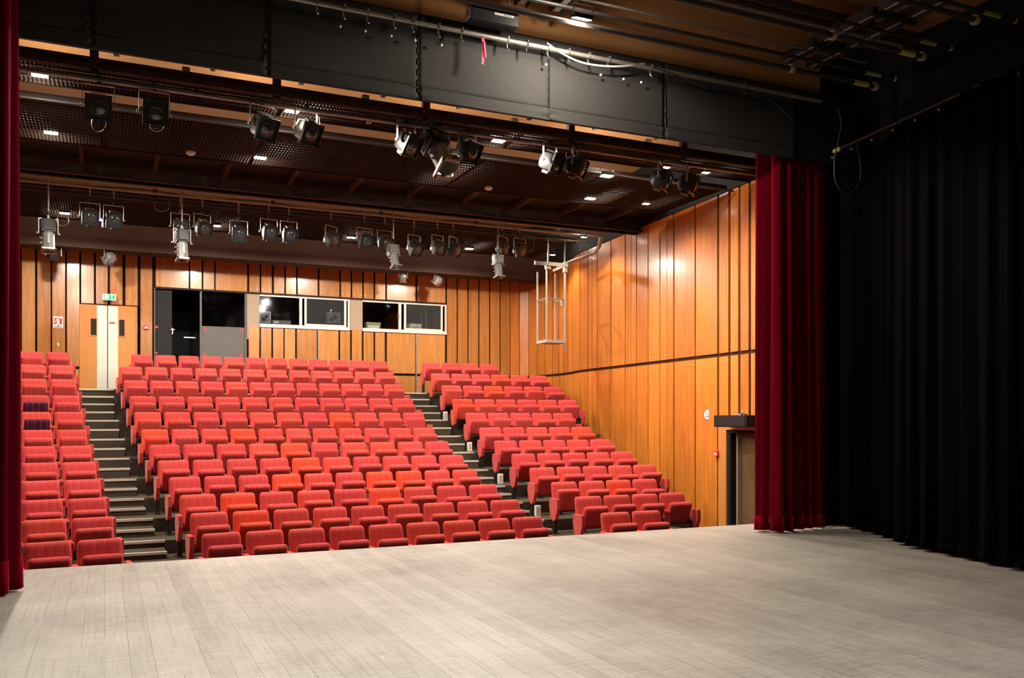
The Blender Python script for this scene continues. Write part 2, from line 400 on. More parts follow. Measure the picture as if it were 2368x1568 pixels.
# boards of the back wall
def mkboards(lst, name, mat, parent, th=.035):
    q = MB()
    for i, (u0, u1, z0, z1, t) in enumerate(lst):
        q.tint = t
        q.box(bx(u0), bx(u1), YB - th, YB - .001, z0, z1)
    o = q.build(name, mat, parent); return o
rnd = random.Random(3)
bl = []
zj0, zj1 = 2.78, 2.85
full = [(-60, -30), (-26, 6), (10, 46), (51, 81), (86.7, 117), (121, 150.5), (155, 183.5)]
for u0, u1 in full:
    bl.append((u0, u1, Z12, zj0, rnd.uniform(.3, .6))); bl.append((u0, u1, zj1, ZT, rnd.uniform(.35, .7)))
for u0, u1 in ((188, 217), (222, 249), (254.5, 283), (290, 318)): bl.append((u0, u1, Z_DT + .02, ZT, rnd.uniform(.3, .7)))
bl.append((325, 352, Z12, ZT, .4))
for u0, u1 in ((360, 436), (470, 495), (498.5, 571), (576, 600), (604, 628), (633, 657), (688, 734), (738, 784), (788, 810), (814, 837), (894, 960), (964, 1029)):
    bl.append((u0, u1, Z_OT, ZT, rnd.uniform(.35, .65)))
for u0, u1 in ((440, 466), (661, 684), (841, 863), (867, 890)): bl.append((u0, u1, Z_OT, ZT, .95))
low = [(575, 599), (603, 627), (631, 655), (658, 682), (686, 732), (737, 782), (786, 809), (813, 836), (840, 863), (867, 889), (894, 959), (963, 1028)]
for u0, u1 in low: bl.append((u0, u1, zj1, Z_WB + .01, rnd.uniform(.45, .95))); bl.append((u0, u1, Z12, zj0, rnd.uniform(.4, .7)))
for u0, u1 in ((1033, 1055), (1058, 1080), (1083, 1105), (1108, 1130), (1133, 1154.5), (1157, 1178)):
    bl.append((u0, u1, zj1, ZT, rnd.uniform(.3, .6))); bl.append((u0, u1, Z12, zj0, rnd.uniform(.3, .6)))
mkboards(bl, 'wood_boards', M['wood_back'], wb)
q = MB()
for u in (734.5 + 1.5, 961.8): q.box(bx(u) - .02, bx(u) + .02, YB - .045, YB - .001, Z12, Z_WB)
q.build('cover_strip', M['pipe'], wb)
q = MB()
for (u0, u1, z0, z1, t) in bl:              # rows of screw heads near the board ends
    for zz in (z0 + .09, z1 - .09):
        if zz > 5.6: continue
        for uu in (bx(u0) + .05, bx(u1) - .05): q.cyl((uu, YB - .035, zz), (uu, YB - .041, zz), .011, n=6)
q.build('screw_heads', M['alu'], wb)
q = MB()
q.box(bx(571), bx(600), YB - .02, YB - .002, Z_WB - .35, Z_OT); q.box(bx(807), bx(838), YB - .02, YB - .002, Z_WB, Z_OT)
q.build('plaster_pier', M['beige'], wb)
q = MB(); q.box(bx(355), bx(1031), YB - .05, YB - .002, Z_OT - .05, Z_OT - .005); q.build('head_rail', M['brown_steel'], wb)

# ---- right wall: plan polyline (fan wall and rounded corner)
def rw(Y): return 9.9 + .075 * Y
def rw_u(u):
    Y = 9.9 / (ang(u) - .075); return (rw(Y), Y)
corner = [(1178.5, 24.3), (1201.6, 24.25), (1224, 24.05), (1244.5, 23.65), (1262.7, 23.25), (1279.6, 22.85), (1295, 22.45), (1306.2, 22.12), (1316.6, 21.75), (1325.9, 21.35)]
nodes = [(ang(u) * y, y) for u, y in corner]
us = [1343.5, 1362.4, 1372.2, 1384, 1415.7, 1448.8, 1462.5, 1474.9, 1501.8, 1529.3, 1545.3, 1561.6, 1611.2, 1664, 1690.2, 1713.2, 1737.5, 1765, 1790, 1812]
nodes += [rw_u(u) for u in us]
gapw = [.045] * len(nodes)
for i in range(5): gapw[i] = .035
for i, u in enumerate(us):
    if u >= 1664: gapw[10 + i] = .075
    if u == 1561.6: gapw[10 + i] = .06
    if u in (1462.5, 1372.2, 1545.3): gapw[10 + i] = .02
RZ = 5.98
b = MB()
for i in range(len(nodes) - 1):
    a, c = Vector(nodes[i]), Vector(nodes[i+1]); d = (c - a).normalized(); nrm = Vector((-d.y, d.x))
    if nrm.x < 0: nrm = -nrm
    if nodes[i][1] > 23 and nrm.y < 0: nrm = -nrm
    lo = -1.2 if not (14.25 > a.y) else None
    b.slab((a, c), nrm * .18, -1.2 if a.y > 14.3 else 1.42, RZ + .05)
    if a.y <= 14.3 and a.y < 12.9: b.slab((a, c), nrm * .18, -1.2, 1.42)
wr = struct('wall_right', b, M['groove'])
b = MB(); rr = random.Random(11); scr = MB()
for i in range(len(nodes) - 1):
    a, c = Vector(nodes[i]), Vector(nodes[i+1]); d = (c - a).normalized(); nrm = Vector((-d.y, d.x))
    if nrm.x < 0: nrm = -nrm
    a2 = a + d * gapw[i] / 2; c2 = c - d * gapw[i+1] / 2; off = -nrm * .035
    wide = (c - a).length > .75
    near = a.y < 14.3
    for (z0, z1) in (((-1.0, zj0), (zj1, RZ)) if not near else ((1.62, zj0), (zj1, RZ))):
        b.tint = rr.uniform(.35, .75) if z1 > 3 else rr.uniform(.55, .95)
        b.slab((a2, c2), off, z0, z1)
        for zz in (z0 + .1, z1 - .1):
            if 0 < zz < 5.7:
                for pp in (a2 + d * .05, c2 - d * .05):
                    p0 = pp + off; scr.cyl((p0.x, p0.y, zz), (p0.x - nrm.x * .005, p0.y - nrm.y * .005, zz), .010, n=6)
b.build('wood_boards', M['wood'], wr)
scr.build('screw_heads', M['alu'], wr)
# flush panel round the side door
yD0 = rw_u(1664)[1]; yd_a = rw_u(1682)[1]
b = MB(); b.tint = .4
def rslab(bb, y0, y1, z0, z1, o0=.0, o1=-.03):
    a = Vector((rw(y0), y0)); c = Vector((rw(y1), y1)); d = (c - a).normalized(); nrm = Vector((-d.y, d.x))
    if nrm.x < 0: nrm = -nrm
    a = a + nrm * o0; c = c + nrm * o0
    bb.slab((a, c), nrm * (o1 - o0), z0, z1)
rslab(b, 10.7, yD0, 1.36, 1.62); rslab(b, yd_a, yD0, -1.0, 1.36)
rslab(b, 10.7, yd_a - 1.15, -1.0, 1.36)
b.build('door_surround', M['orange'], wr)
# side door (open leaf seen in a dark recess)
d1 = empty('door_2', (rw(yd_a), yd_a, 0)); d1['kind'] = 'structure'
def rel(o, root):
    o.parent = root; o.matrix_parent_inverse = Matrix.Translation(-root.location); return o
q = MB(); rslab(q, yd_a - 1.15, yd_a, -1.0, 1.36, .20, .26); rel(q.build('door_leaf', M['brown_door']), d1)
q = MB(); rslab(q, yd_a - .1, yd_a - .02, -1.0, 1.36, .0, .26); rslab(q, yd_a - 1.15, yd_a, 1.30, 1.36, 0, .26); rel(q.build('door_jamb', M['black']), d1)
q = MB(); rslab(q, yd_a - .17, yd_a - .12, -1.0, 1.30, .12, .2); rel(q.build('door_stop', M['beige']), d1)
q = MB(); rslab(q, yd_a - 1.0, yd_a - .66, .3, .95, .17, .20); rel(q.build('vision_panel', M['black']), d1)
# shell behind
b = MB(); b.box(11.6, 11.75, 10.2, 14.6, -1.2, 7.3); struct('wall_side_passage', b, M['black'])
# bulkhead above the right wall
b = MB()
for i in range(len(nodes) - 1):
    a, c = Vector(nodes[i]), Vector(nodes[i+1]); d = (c - a).normalized(); nrm = Vector((-d.y, d.x))
    if nrm.x < 0: nrm = -nrm
    b.slab((a - nrm * .06, c - nrm * .06), nrm * .24, RZ - .03, 7.3)
struct('trim_%d' % n_trim, b, M['black']); n_trim += 1
b = MB(); b.box(-4.6, -4.4, EDGE, YB, -1.2, 7.3); struct('wall_left', b, M['wood_back'])
# ceilings
b = MB(); b.box(-8, 14, 9.6, YB + 4, 7.3, 7.45); struct('ceiling', b, M['ceil'])
b = MB(); b.box(-8, 14, -5, 9.6, 7.0, 7.2); struct('ceiling_stage', b, M['ceil'])
# stage walls, proscenium
b = MB(); b.box(10.4, 10.55, -5, 10.1, 0, 7.2); struct('wall_stage_right', b, M['black'])
b = MB(); b.box(-7.1, -7, -5, 10, 0, 7.2); struct('wall_stage_left', b, M['black'])
b = MB(); b.box(-7, 10.5, -5.1, -5, 0, 7.2); struct('wall_stage_rear', b, M['black'])
b = MB(); b.box(9.35, 12, 10.05, 10.4, -1.2, 7.3); b.box(-8, -1.05, 10.05, 10.4, -1.2, 7.3)
struct('wall_proscenium', b, M['black'])
b = MB(); b.box(-8, 9.35, 9.75, 9.85, 6.12, 7.2); struct('wall_header', b, M['ceil'])

# ================================================================== CONTROL BOOTH behind the back wall
b = MB(); x0, x1 = bx(350), bx(1040)
b.box(x0, x1, YB + 2.6, YB + 2.7, Z12, 5.6); b.box(x0 - .1, x0, YB + .16, YB + 2.7, Z12, 5.6); b.box(x1, x1 + .1, YB + .16, YB + 2.7, Z12, 5.6)
b.box(x0, x1, YB + .16, YB + 2.7, 5.5, 5.6); b.box(bx(575), bx(590), YB + .16, YB + 2.6, Z12, 5.5)
struct('wall_booth', b, M['booth'])
def frame_box(mb, u0, u1, z0, z1, t, y0, y1):
    X0, X1 = bx(u0), bx(u1)
    mb.box(X0, X0 + t, y0, y1, z0, z1); mb.box(X1 - t, X1, y0, y1, z0, z1)
    mb.box(X0 + t, X1 - t, y0, y1, z0, z0 + t); mb.box(X0 + t, X1 - t, y0, y1, z1 - t, z1)
for n, (ua, ub, um0, um1, ue) in enumerate(((600, 807, 692, 708, 795), (838, 1031, 921.5, 937.5, 1018))):
    r = empty('window_%d' % (n + 1), (bx(ua), YB, Z_WB)); r['kind'] = 'structure'
    q = MB(); q.box(bx(ua), bx(ub), YB - .075, YB + .02, Z_WB - .02, Z_WB + .07); q.box(bx(ua), bx(ub), YB - .03, YB + .02, Z_WT - .03, Z_WT + .02)
    q.box(bx(ub) - .04, bx(ub), YB - .06, YB + .02, Z_WB, Z_WT)
    rel(q.build('window_frame', M['frame_white']), r)
    q = MB(); q.box(bx(um0), bx(um0) + .07, YB - .04, YB + .03, Z_WB + .07, Z_WT - .03)
    q.box(bx(um1) - .055, bx(um1), YB - .065, YB - .02, Z_WB + .07, Z_WT - .03)
    q.box(bx(ue), bx(ue) + .055, YB - .065, YB - .02, Z_WB + .07, Z_WT - .03)
    q.box(bx(um1), bx(ue), YB - .065, YB - .02, Z_WB + .07, Z_WB + .12)
    rel(q.build('sliding_sash', M['frame_white']), r)
    q = MB(); q.box(bx(um1), bx(ue), YB - .045, YB - .038, Z_WB + .12, Z_WT - .03); rel(q.build('sash_pane', M['dusty_glass']), r)
    q = MB(); q.box(bx(ua), bx(um0), YB + .0, YB + .006, Z_WB + .07, Z_WT - .03); rel(q.build('fixed_pane', M['glass']), r)
    q = MB(); q.cyl((bx(um0) + .012, YB - .06, (Z_WB + Z_WT) / 2 - .05), (bx(um0) + .012, YB - .06, (Z_WB + Z_WT) / 2 + .1), .018, n=8); rel(q.build('sash_handle', M['steel']), r)

# wide glazed booth entrance
r = empty('door_3', (bx(358), YB, Z12)); r['kind'] = 'structure'
q = MB(); q.box(bx(356), bx(358.6), YB - .06, YB + .1, Z12, Z_OT - .05); q.box(bx(566), bx(570), YB - .03, YB + .1, Z12, Z_OT - .05)
rel(q.build('door_frame', M['grey_panel']), r)
q = MB(); q.box(bx(359), bx(398), YB + .04, YB + .08, Z12, Z_OT - .06); rel(q.build('door_leaf', M['booth']), r)
q = MB(); q.box(bx(462), bx(466.5), YB - .02, YB + .06, Z12, Z_OT - .06); rel(q.build('mullion', M['grey_panel']), r)
q = MB(); q.box(bx(466), bx(566), YB + .0, YB + .04, Z12, W(500, 755, YB).z); rel(q.build('lower_panel', M['grey_panel']), r)
q = MB(); q.box(bx(466), bx(566), YB + .015, YB + .023, W(500, 755, YB).z, Z_OT - .06); rel(q.build('upper_pane', M['glass']), r)
q = MB(); p = W(399, 765, YB); q.box(p.x - .012, p.x + .012, YB + .0, YB + .035, p.z - .09, p.z + .07); q.box(p.x - .05, p.x + .05, YB - .03, YB - .01, p.z + .02, p.z + .04); q.box(p.x - .008, p.x + .008, YB - .03, YB + .02, p.z + .02, p.z + .04)
rel(q.build('door_handle', M['steel']), r)
q = MB(); p = W(448, 781, YB + 1.2); q.bar((p.x - .25, p.y, p.z), (p.x + .05, p.y, p.z), .03, .03); rel(q.build('push_bar', M['steel']), r)
for (u, v) in ((474.5, 760), (559, 763.5), (473, 819), (558, 822), (362, 756), (361, 816)):
    p = W(u, v, YB); q = MB(); yy = YB - .002 if u > 400 else YB + .036
    q.box(p.x - .035, p.x + .035, yy - .004, yy + .002, p.z - .028, p.z + .028)
    rel(q.build('red_corner_tape', M['red_tape']), r)

# double doors
r = empty('door_1', (bx(248), YB, Z12)); r['kind'] = 'structure'
def zy(v, u=250): return W(u, v, YB).z
for side, (o0, o1, p0, p1, w0, w1) in enumerate(((184, 224, 224, 248.2, 210, 223), (273, 312, 249.6, 273, 275.5, 288))):
    q = MB(); lo = min(bx(o0), bx(p0)); hi = max(bx(o1), bx(p1)); q.box(lo, hi, YB + .0, YB + .05, Z12, Z_DT)
    lf = rel(q.build('door_leaf', M['orange']), r)
    q = MB(); q.box(bx(p0), bx(p1), YB - .012, YB, Z12 + .01, Z_DT - .02); o = q.build('metal_plate', M['plate']); o.parent = lf
    q = MB(); z0, z1 = zy(775, 215), zy(737, 215); X0, X1 = bx(w0), bx(w1)
    for aa in ((X0 - .02, X0, z0, z1), (X1, X1 + .02, z0, z1), (X0 - .02, X1 + .02, z0 - .02, z0), (X0 - .02, X1 + .02, z1, z1 + .02)): q.box(aa[0], aa[1], YB - .016, YB, aa[2], aa[3])
    o = q.build('pane_bead', M['orange']); o.parent = lf
    q = MB(); q.box(X0, X1, YB - .008, YB, z0, z1); o = q.build('vision_pane', M['booth']); o.parent = lf
    q = MB(); p = W(241.5 if side == 0 else 255.5, 804, YB); q.cyl((p.x, YB - .012, p.z), (p.x, YB - .02, p.z), .018, n=10); o = q.build('lock_cylinder', M['steel']); o.parent = lf
q = MB(); q.box(bx(247.8), bx(249.8), YB - .02, YB + .04, Z12, Z_DT - .02); rel(q.build('meeting_seal', M['purple_gap']), r)
q = MB(); q.box(bx(312), bx(322), YB + .0, YB + .06, Z12, Z_DT); rel(q.build('door_jamb', M['wood_back']), r)
q = MB(); p = W(259, 747, YB); q.box(p.x - .07, p.x + .07, YB - .018, YB - .011, p.z - .02, p.z + .02); rel(q.build('red_notice', M['red_tape']), r)

# ================================================================== THEATRE SEATS
SEATW = .55
def cushion(wbot, wtop, height, tf, tb, corner=.05, nx=28, nt=14, channels=.006, lower_round=.02, edge_pow=8, taper=0):
    """padded slab standing in the XZ plane; front faces -Y"""
    vs = []; fs = []
    ts = [0] + [0.5 * (1 - cos(pi * (i) / nt)) for i in range(1, nt)] + [1]
    ss = [-sin(pi / 2 * (1 - 2 * i / nx)) if False else (2 * i / nx - 1) for i in range(nx + 1)]
    ss = [math.copysign(1 - (1 - abs(s_)) ** 1.5, s_) for s_ in ss]
    def g(s_, t):
        e = max(0, 1 - abs(s_) ** edge_pow) ** .5
        dt = (1 - t) * height; db = t * height
        k = 1.0
        if dt < corner: k = max(0, 1 - ((corner - dt) / corner) ** 2) ** .5
        if db < lower_round: k = min(k, max(0, 1 - ((lower_round - db) / lower_round) ** 2) ** .5)
        return e * k
    for side in (0, 1):
        for t in ts:
            wd = (wbot + (wtop - wbot) * t) / 2
            dt = (1 - t) * height
            if dt < corner: wd -= corner * .8 * (1 - max(0, 1 - ((corner - dt) / corner) ** 2) ** .5)
            for s_ in ss:
                x = s_ * wd
                if side == 0:
                    ch = 0
                    for c in (-.155, -.052, .052, .155): ch += channels * math.exp(-((x - c) / .012) ** 2)
                    y = -(tf * (1 - taper * (1 - t))) * g(s_, t) + ch * g(s_, t)
                else: y = tb * g(s_, t)
                vs.append((x, y, t * height))
    n = nx + 1; m_ = len(ts)
    for j in range(m_ - 1):
        for i in range(nx):
            a = j*n+i; fs.append((a, a+1, a+n+1, a+n))
            a2 = a + n*m_; fs.append((a2, a2+n, a2+n+1, a2+1))
    o = MB(); o._add(vs, fs); return o
# backrest: leans back, top at local (0,0,.86)
bk = cushion(.525, .485, .52, .055, .035, channels=.004)
lean = R(15)
bk.v = [(x, (y * cos(lean) + (z - .52) * sin(lean)), .86 + (z - .52) * cos(lean) - y * sin(lean) * -1 * 0) for x, y, z in bk.v]
me_back = bk.mesh('backrest', M['fabric'], smooth='merge')
# tip-up pad: hinge at origin, length along -Y, sitting face +Z
pd = cushion(.42, .44, .385, .075, .05, corner=.05, channels=.004, lower_round=.06, taper=.35)
pd.v = [(x, -z, y * .95) for x, y, z in pd.v]          # front(-y) side becomes the underside (-z)
me_pad = pd.mesh('seat_pad', M['fabric'], smooth='merge')
am = MB(); am.box(-.032, .032, -.40, -.08, .545, .60); me_arm = am.mesh('armrest', M['fabric_plain'], smooth=True, bevel=.014)
sd = MB(); sd.prism([(-.385, .545), (-.10, .545), (-.06, .36), (-.16, .22), (-.30, .24), (-.40, .36)], -.018, .018)
me_side = sd.mesh('arm_panel', M['fabric_plain'])
ep = MB(); ep.prism([(-.41, .60), (-.12, .60), (-.09, .48), (-.15, .28), (-.25, .21), (-.34, .26), (-.42, .44)], -.045, .015)
me_end = ep.mesh('end_panel', M['fabric_plain'], bevel=.006)
lg = MB(); lg.box(-.03, .03, -.27, -.20, 0.0, .40); lg.box(-.04, .04, -.34, -.06, 0.0, .015); lg.box(-.02, .02, -.24, -.05, .34, .40)
me_leg = lg.mesh('leg', M['black_metal'])
bs = MB(); bs.box(-.22, .22, -.20, -.15, .355, .39); bs.box(-.24, -.20, -.2, -.03, .35, .47); bs.box(.20, .24, -.2, -.03, .35, .47)
me_frame = bs.mesh('seat_frame', M['black_metal'])

RED = [(.62, .066, .056), (.66, .072, .056), (.60, .058, .060), (.64, .066, .064)]
ORANGE = (.76, .072, .036)
ORD = ['first', 'second', 'third', 'fourth', 'fifth', 'sixth', 'seventh', 'eighth', 'ninth', 'tenth', 'eleventh', 'twelfth']
def part(name, me, parent, loc=(0, 0, 0), rot=(0, 0, 0), color=None):
    o = bpy.data.objects.new(name, me); COL.objects.link(o); o.parent = parent
    o.location = loc; o.rotation_euler = rot
    if color: o.color = (*color, 1)
    return o
ANGLES = random.Random(5)
def place_seat(X, k, pitch, block, i, n, bright=False, purple=False, endL=False, endR=False, tip=None):
    """X = centre of the seat, k = row index"""
    yaw = R((6.0 - X) * 1.1)
    r = empty('theatre_seat', (X, ROWY[k], FLZ[k]), yaw)
    r.scale.x = pitch / SEATW
    colr = ORANGE if bright else ANGLES.choice(RED)
    j = ANGLES.uniform(.94, 1.06); colr = tuple(c * j for c in colr)
    part('backrest', me_back, r, color=colr)
    if tip is None: tip = 68 + ANGLES.choice([-7, -4, -2, 0, 0, 1, 2, 4, 7])
    pc = (.075, .006, .030) if purple else tuple(c * ANGLES.uniform(.86, .98) for c in colr)
    sp = part('seat_pad', me_pad, r, (0, -.17, .365), (-R(tip), 0, 0), pc)
    if purple: sp['label'] = 'dark purple seat pad'
    part('seat_frame', me_frame, r)
    if endL: part('end_panel', me_end, r, (-.275, 0, 0), (0, 0, 0), colr)
    else:
        a = part('armrest', me_arm, r, (-.275, 0, 0), color=colr); part('arm_panel', me_side, a, color=colr)
    if endR:
        e = part('end_panel', me_end, r, (.275, 0, 0), color=colr); e.scale.x = -1
    part('leg', me_leg, r, (-.275, 0, 0))
    if endR: part('leg', me_leg, r, (.275, 0, 0))
    row = 'front row' if k == 0 else ('back row' if k == 11 else ORD[k] + ' row from the stage')
    look = 'bright orange-red tip-up seat' if bright else ('red seat with dark purple pad,' if purple else 'red tip-up seat')
    if block == 'left':
        where = ('beside the left aisle steps, left block, ' if i == 1 else ('left block, ' if purple else 'by the left curtain, left block, '))
        lab = look + ' ' + where + row
    else:
        if endL and i == 0: side = 'first from left'
        elif i == n - 1: side = 'rightmost'
        else: side = ORD[i] + ' from left'
        lab = look + ', ' + side + ' in ' + ('centre' if block == 'centre' else 'right') + ' block, ' + row
    tag(r, lab, 'seat', {'left': 'seats in the left block', 'centre': 'seats in the centre block', 'right': 'seats in the right block'}[block])
    return r
CN = [9, 9, 9, 10, 10, 10, 11, 11, 11, 12, 12, 12]
BRIGHT = {(0, -1), (1, 1), (2, 1), (2, 5), (3, 3), (3, 7), (3, 6), (5, 4), (6, 0), (6, 3), (7, 7), (4, 4)}
XC0f = [1.07, 1.02, .96, .88, .77, .68, .59, .50, .44, .35, .27, .55]
for k in range(12):
    n = CN[k]; p = (XC1[k] - XC0f[k]) / n
    for i in range(n):
        place_seat(XC0f[k] + p * (i + .47), k, p, 'centre', i, n, bright=(k, i) in BRIGHT, endL=(i == 0), endR=(i == n - 1),
                   tip={(5, 5): 86, (7, 10): 88, (7, 2): 74, (8, 3): 74}.get((k, i)))
RU = {11: [975.4, 1020.3, 1064.3, 1109.2], 10: [995.4, 1042.3, 1088.4, 1133.9, 1179.3, 1223.4], 9: [1020.3, 1068.7, 1116.5, 1163.2, 1209.6, 1256.5],
      8: [1045.2, 1096.6, 1145.9, 1194.9, 1242.4, 1290.3], 7: [1075.2, 1128.3, 1178.2, 1229.2, 1278.5], 6: [1106.9, 1162, 1215.4, 1267.4, 1320.2],
      5: [1141.2, 1199.9, 1254.5, 1308.7, 1363.6], 4: [1181.1, 1241, 1297.6, 1354.8, 1411.2], 3: [1222.8, 1286.4, 1347.5, 1406.2, 1463.4],
      2: [1272.7, 1337.2, 1400.3, 1461.3], 1: [1327, 1393, 1459, 1523.5], 0: [1387, 1460]}
RB = {(9, 2), (8, 0), (10, 3), (6, 4), (2, 2)}
for k, ul in RU.items():
    Xs = [ang(u) * ROWY[k] for u in ul]; n = len(Xs); p = (Xs[-1] - Xs[0]) / (n - 1)
    for i in range(n):
        place_seat(Xs[0] + p * (i + .46), k, min(p, .575), 'right', i, n, bright=(k, i) in RB, endL=(i == 0), endR=(i == n - 1),
                   tip=86 if (k, i) in ((9, 4), (2, 0), (9, 0)) else None)
for k in range(12):
    p = .55
    for i in range(2):
        X = XLEFT[k] - p * (1.47 - i) + .03
        place_seat(X, k, p, 'left', i, 2, purple=(i == 0 and k in (8, 7)), endR=(i == 1), tip=84 if (k, i) == (1, 1) else None)

# ================================================================== STAGE CURTAINS AND DRAPES
def drape(name, path, z0, z1, folds, amp, mat, label, cat, seed=1, hem=None, step=.02, nz=26, flare=.35, group=None, th=.01):
    rn = random.Random(seed)
    pts = []; L_ = 0; P = [Vector(p) for p in path]
    segs = []
    for a, c in zip(P, P[1:]):
        segs.append((a, c, (c - a).length)); L_ += (c - a).length
    n = int(L_ / step)
    ph = [rn.uniform(0, 6.28) for _ in range(4)]
    def at(t):
        for a, c, l in segs:
            if t <= l or (a, c, l) == segs[-1]: return a + (c - a) * (t / l), (c - a).normalized()
            t -= l
    mb = MB(); vs = []; fs = []
    for j in range(nz + 1):
        q = j / nz; z = z1 + (z0 - z1) * q
        for i in range(n + 1):
            s_ = i / n * L_; p, d = at(s_)
            nr = Vector((-d.y, d.x))
            x = s_ / L_ * folds * 2 * pi
            wob = .5 * sin(x * .37 + ph[0]) + .35 * sin(x * .19 + ph[1])
            y = sin(x + wob + .25 * sin(q * 2.2 + ph[3])) ; y = math.copysign(abs(y) ** .8, y)
            y += .28 * sin(2.3 * x + ph[2] + q * .8)
            a_ = amp * (1 + flare * q) * (.75 + .25 * sin(x * .11 + ph[1]))
            o = p + nr * a_ * y
            zz = z if j < nz else z0 + .012 * sin(x * .21 + ph[0])
            vs.append((o.x, o.y, zz))
    m1 = n + 1
    for j in range(nz):
        for i in range(n): a = j*m1+i; fs.append((a, a+1, a+m1+1, a+m1))
    mb._add(vs, fs)
    o = mb.build(name, mat, smooth='merge')
    sm = o.modifiers.new('thickness', 'SOLIDIFY'); sm.thickness = th
    tag(o, label, cat, group)
    if hem:
        hb = MB(); hv = []; hf = []
        for j, (zz, of) in enumerate(((z0 + hem, .0), (z0 + hem, .022), (z0, .026))):
            base = (nz) if j == 2 else int(nz * (1 - hem / (z1 - z0)))
            for i in range(n + 1):
                x, y, _ = vs[base * m1 + i]; p, d = at(i / n * L_); nr = Vector((-d.y, d.x))
                sgn = -1
                hv.append((x + nr.x * of * sgn, y + nr.y * of * sgn, zz))
        for j in range(2):
            for i in range(n): a = j*m1+i; hf.append((a, a+1, a+m1+1, a+m1))
        hb._add(hv, hf); h = hb.build('hem', M['red_hem'] if 'red' in mat.name else mat, o, smooth='merge'); hm = h.modifiers.new('thickness', 'SOLIDIFY'); hm.thickness = .004
    return o
drape('stage_curtain', [(8.38, 9.95), (8.38, 9.66), (9.42, 9.72)], .03, 5.6, 6.5, .09, M['red_velvet'],
      'dark red velvet stage curtain gathered at the right side of the stage opening', 'curtain', 4, hem=.20)
drape('stage_curtain', [(-1.95, 9.15), (-.80, 9.15), (-.80, 9.45)], .03, 5.9, 7.5, .06, M['red_velvet'],
      'dark red velvet stage curtain gathered at the left edge of the stage', 'curtain', 9, hem=.28)
drape('masking_drape', [(9.75, 9.75), (9.6, 9.0), (8.95, 7.8), (8.62, 6.2)], .05, 5.25, 12, .055, M['black_cloth'],
      'black masking drape with long soft folds along the right side of the stage', 'drape', 12, hem=.1, flare=.5)
drape('masking_drape', [(8.60, 6.15), (8.45, 5.0), (8.3, 3.6)], .05, 5.25, 7, .05, M['black_cloth'],
      'nearest black masking drape at the right edge of the picture', 'drape', 22, hem=.1, flare=.5)
# drape rail and rings
RA, RB_ = W(1925, 352, 8.9), W(2345, 160, 6.35)
q = MB(); q.cyl(RA, RA.lerp(RB_, 1.6), .02, n=8)
rail = q.build('drape_rail', M['black_metal']); tag(rail, 'thin dark curtain rail above the black drapes on the right', 'rail')
for i in range(9):
    t = i / 8 * 1.02; p = RA.lerp(RB_, t) - Vector((0, 0, .07))
    q = MB(); q.tube([(p.x + .016*cos(f), p.y + .016*sin(f)*.5, p.z + .018*sin(f)) for f in [j*2*pi/10 for j in range(11)]], .004, 5)
    q.build('ring', M['steel'], rail)
q = MB(); q.cyl(RA.lerp(RB_, .012), RA.lerp(RB_, .055), .028, n=10); q.build('tape_band', M['yellow'], rail)

# black pelmet: five stitched cloth panels on a flat border
YP = 9.52
ZPT, ZPB = W(1000, 60, YP).z, W(1000, 236, YP).z
def cloth_panel(mb, x0, x1, z0, z1, y, amp, seed):
    rn = random.Random(seed); nx_ = max(8, int((x1 - x0) / .05)); nz_ = 14; vs = []; fs = []
    f1, f2 = rn.uniform(0, 6), rn.uniform(0, 6)
    for j in range(nz_ + 1):
        for i in range(nx_ + 1):
            x = x0 + (x1 - x0) * i / nx_; z = z0 + (z1 - z0) * j / nz_
            e0 = math.exp(-(x - x0) / .09); e1 = math.exp(-(x1 - x) / .09)
            yy = y + amp * (e0 * sin(z * 62 + f1) + e1 * sin(z * 55 + f2)) * (.4 + .6 * (1 - j / nz_)) + .006 * sin(x * 4 + z * 3 + f1)
            vs.append((x, yy, z))
    m1 = nx_ + 1
    for j in range(nz_):
        for i in range(nx_): a = j*m1+i; fs.append((a, a+1, a+m1+1, a+m1))
    mb._add(vs, fs)
pel = empty('pelmet', (4, YP, ZPB)); tag(pel, 'wide black cloth pelmet of stitched panels hanging across the stage opening', 'pelmet')
seams = [ang(u) * YP for u in (-90, 211, 617, 967, 1270, 1537, 1840)]
zs = ZPB + .13
for i in range(6):
    q = MB(); cloth_panel(q, seams[i] + .004, seams[i+1] - .004, zs, ZPT + .1, YP, .009, 30 + i)
    o = rel(q.build('cloth_panel', M['pelmet'], smooth='merge'), pel); sm = o.modifiers.new('thickness', 'SOLIDIFY'); sm.thickness = .006; sm.offset = 1
    q = MB(); cloth_panel(q, seams[i] + .004, seams[i+1] - .004, ZPB, zs + .01, YP - .012, .012, 40 + i)
    o = rel(q.build('bottom_hem', M['pelmet'], smooth='merge'), pel); sm = o.modifiers.new('thickness', 'SOLIDIFY'); sm.thickness = .03; sm.offset = 1
q = MB(); q.box(-2.2, 9.9, YP + .02, YP + .09, ZPB + .02, ZPT + .12); rel(q.build('backing_board', M['black']), pel)
q = MB()
for x in seams[1:6]: q.bar((x, YP - .012, ZPB + .01), (x, YP - .012, ZPT - .1), .008, .008)
rel(q.build('piped_seams', M['pelmet']), pel)

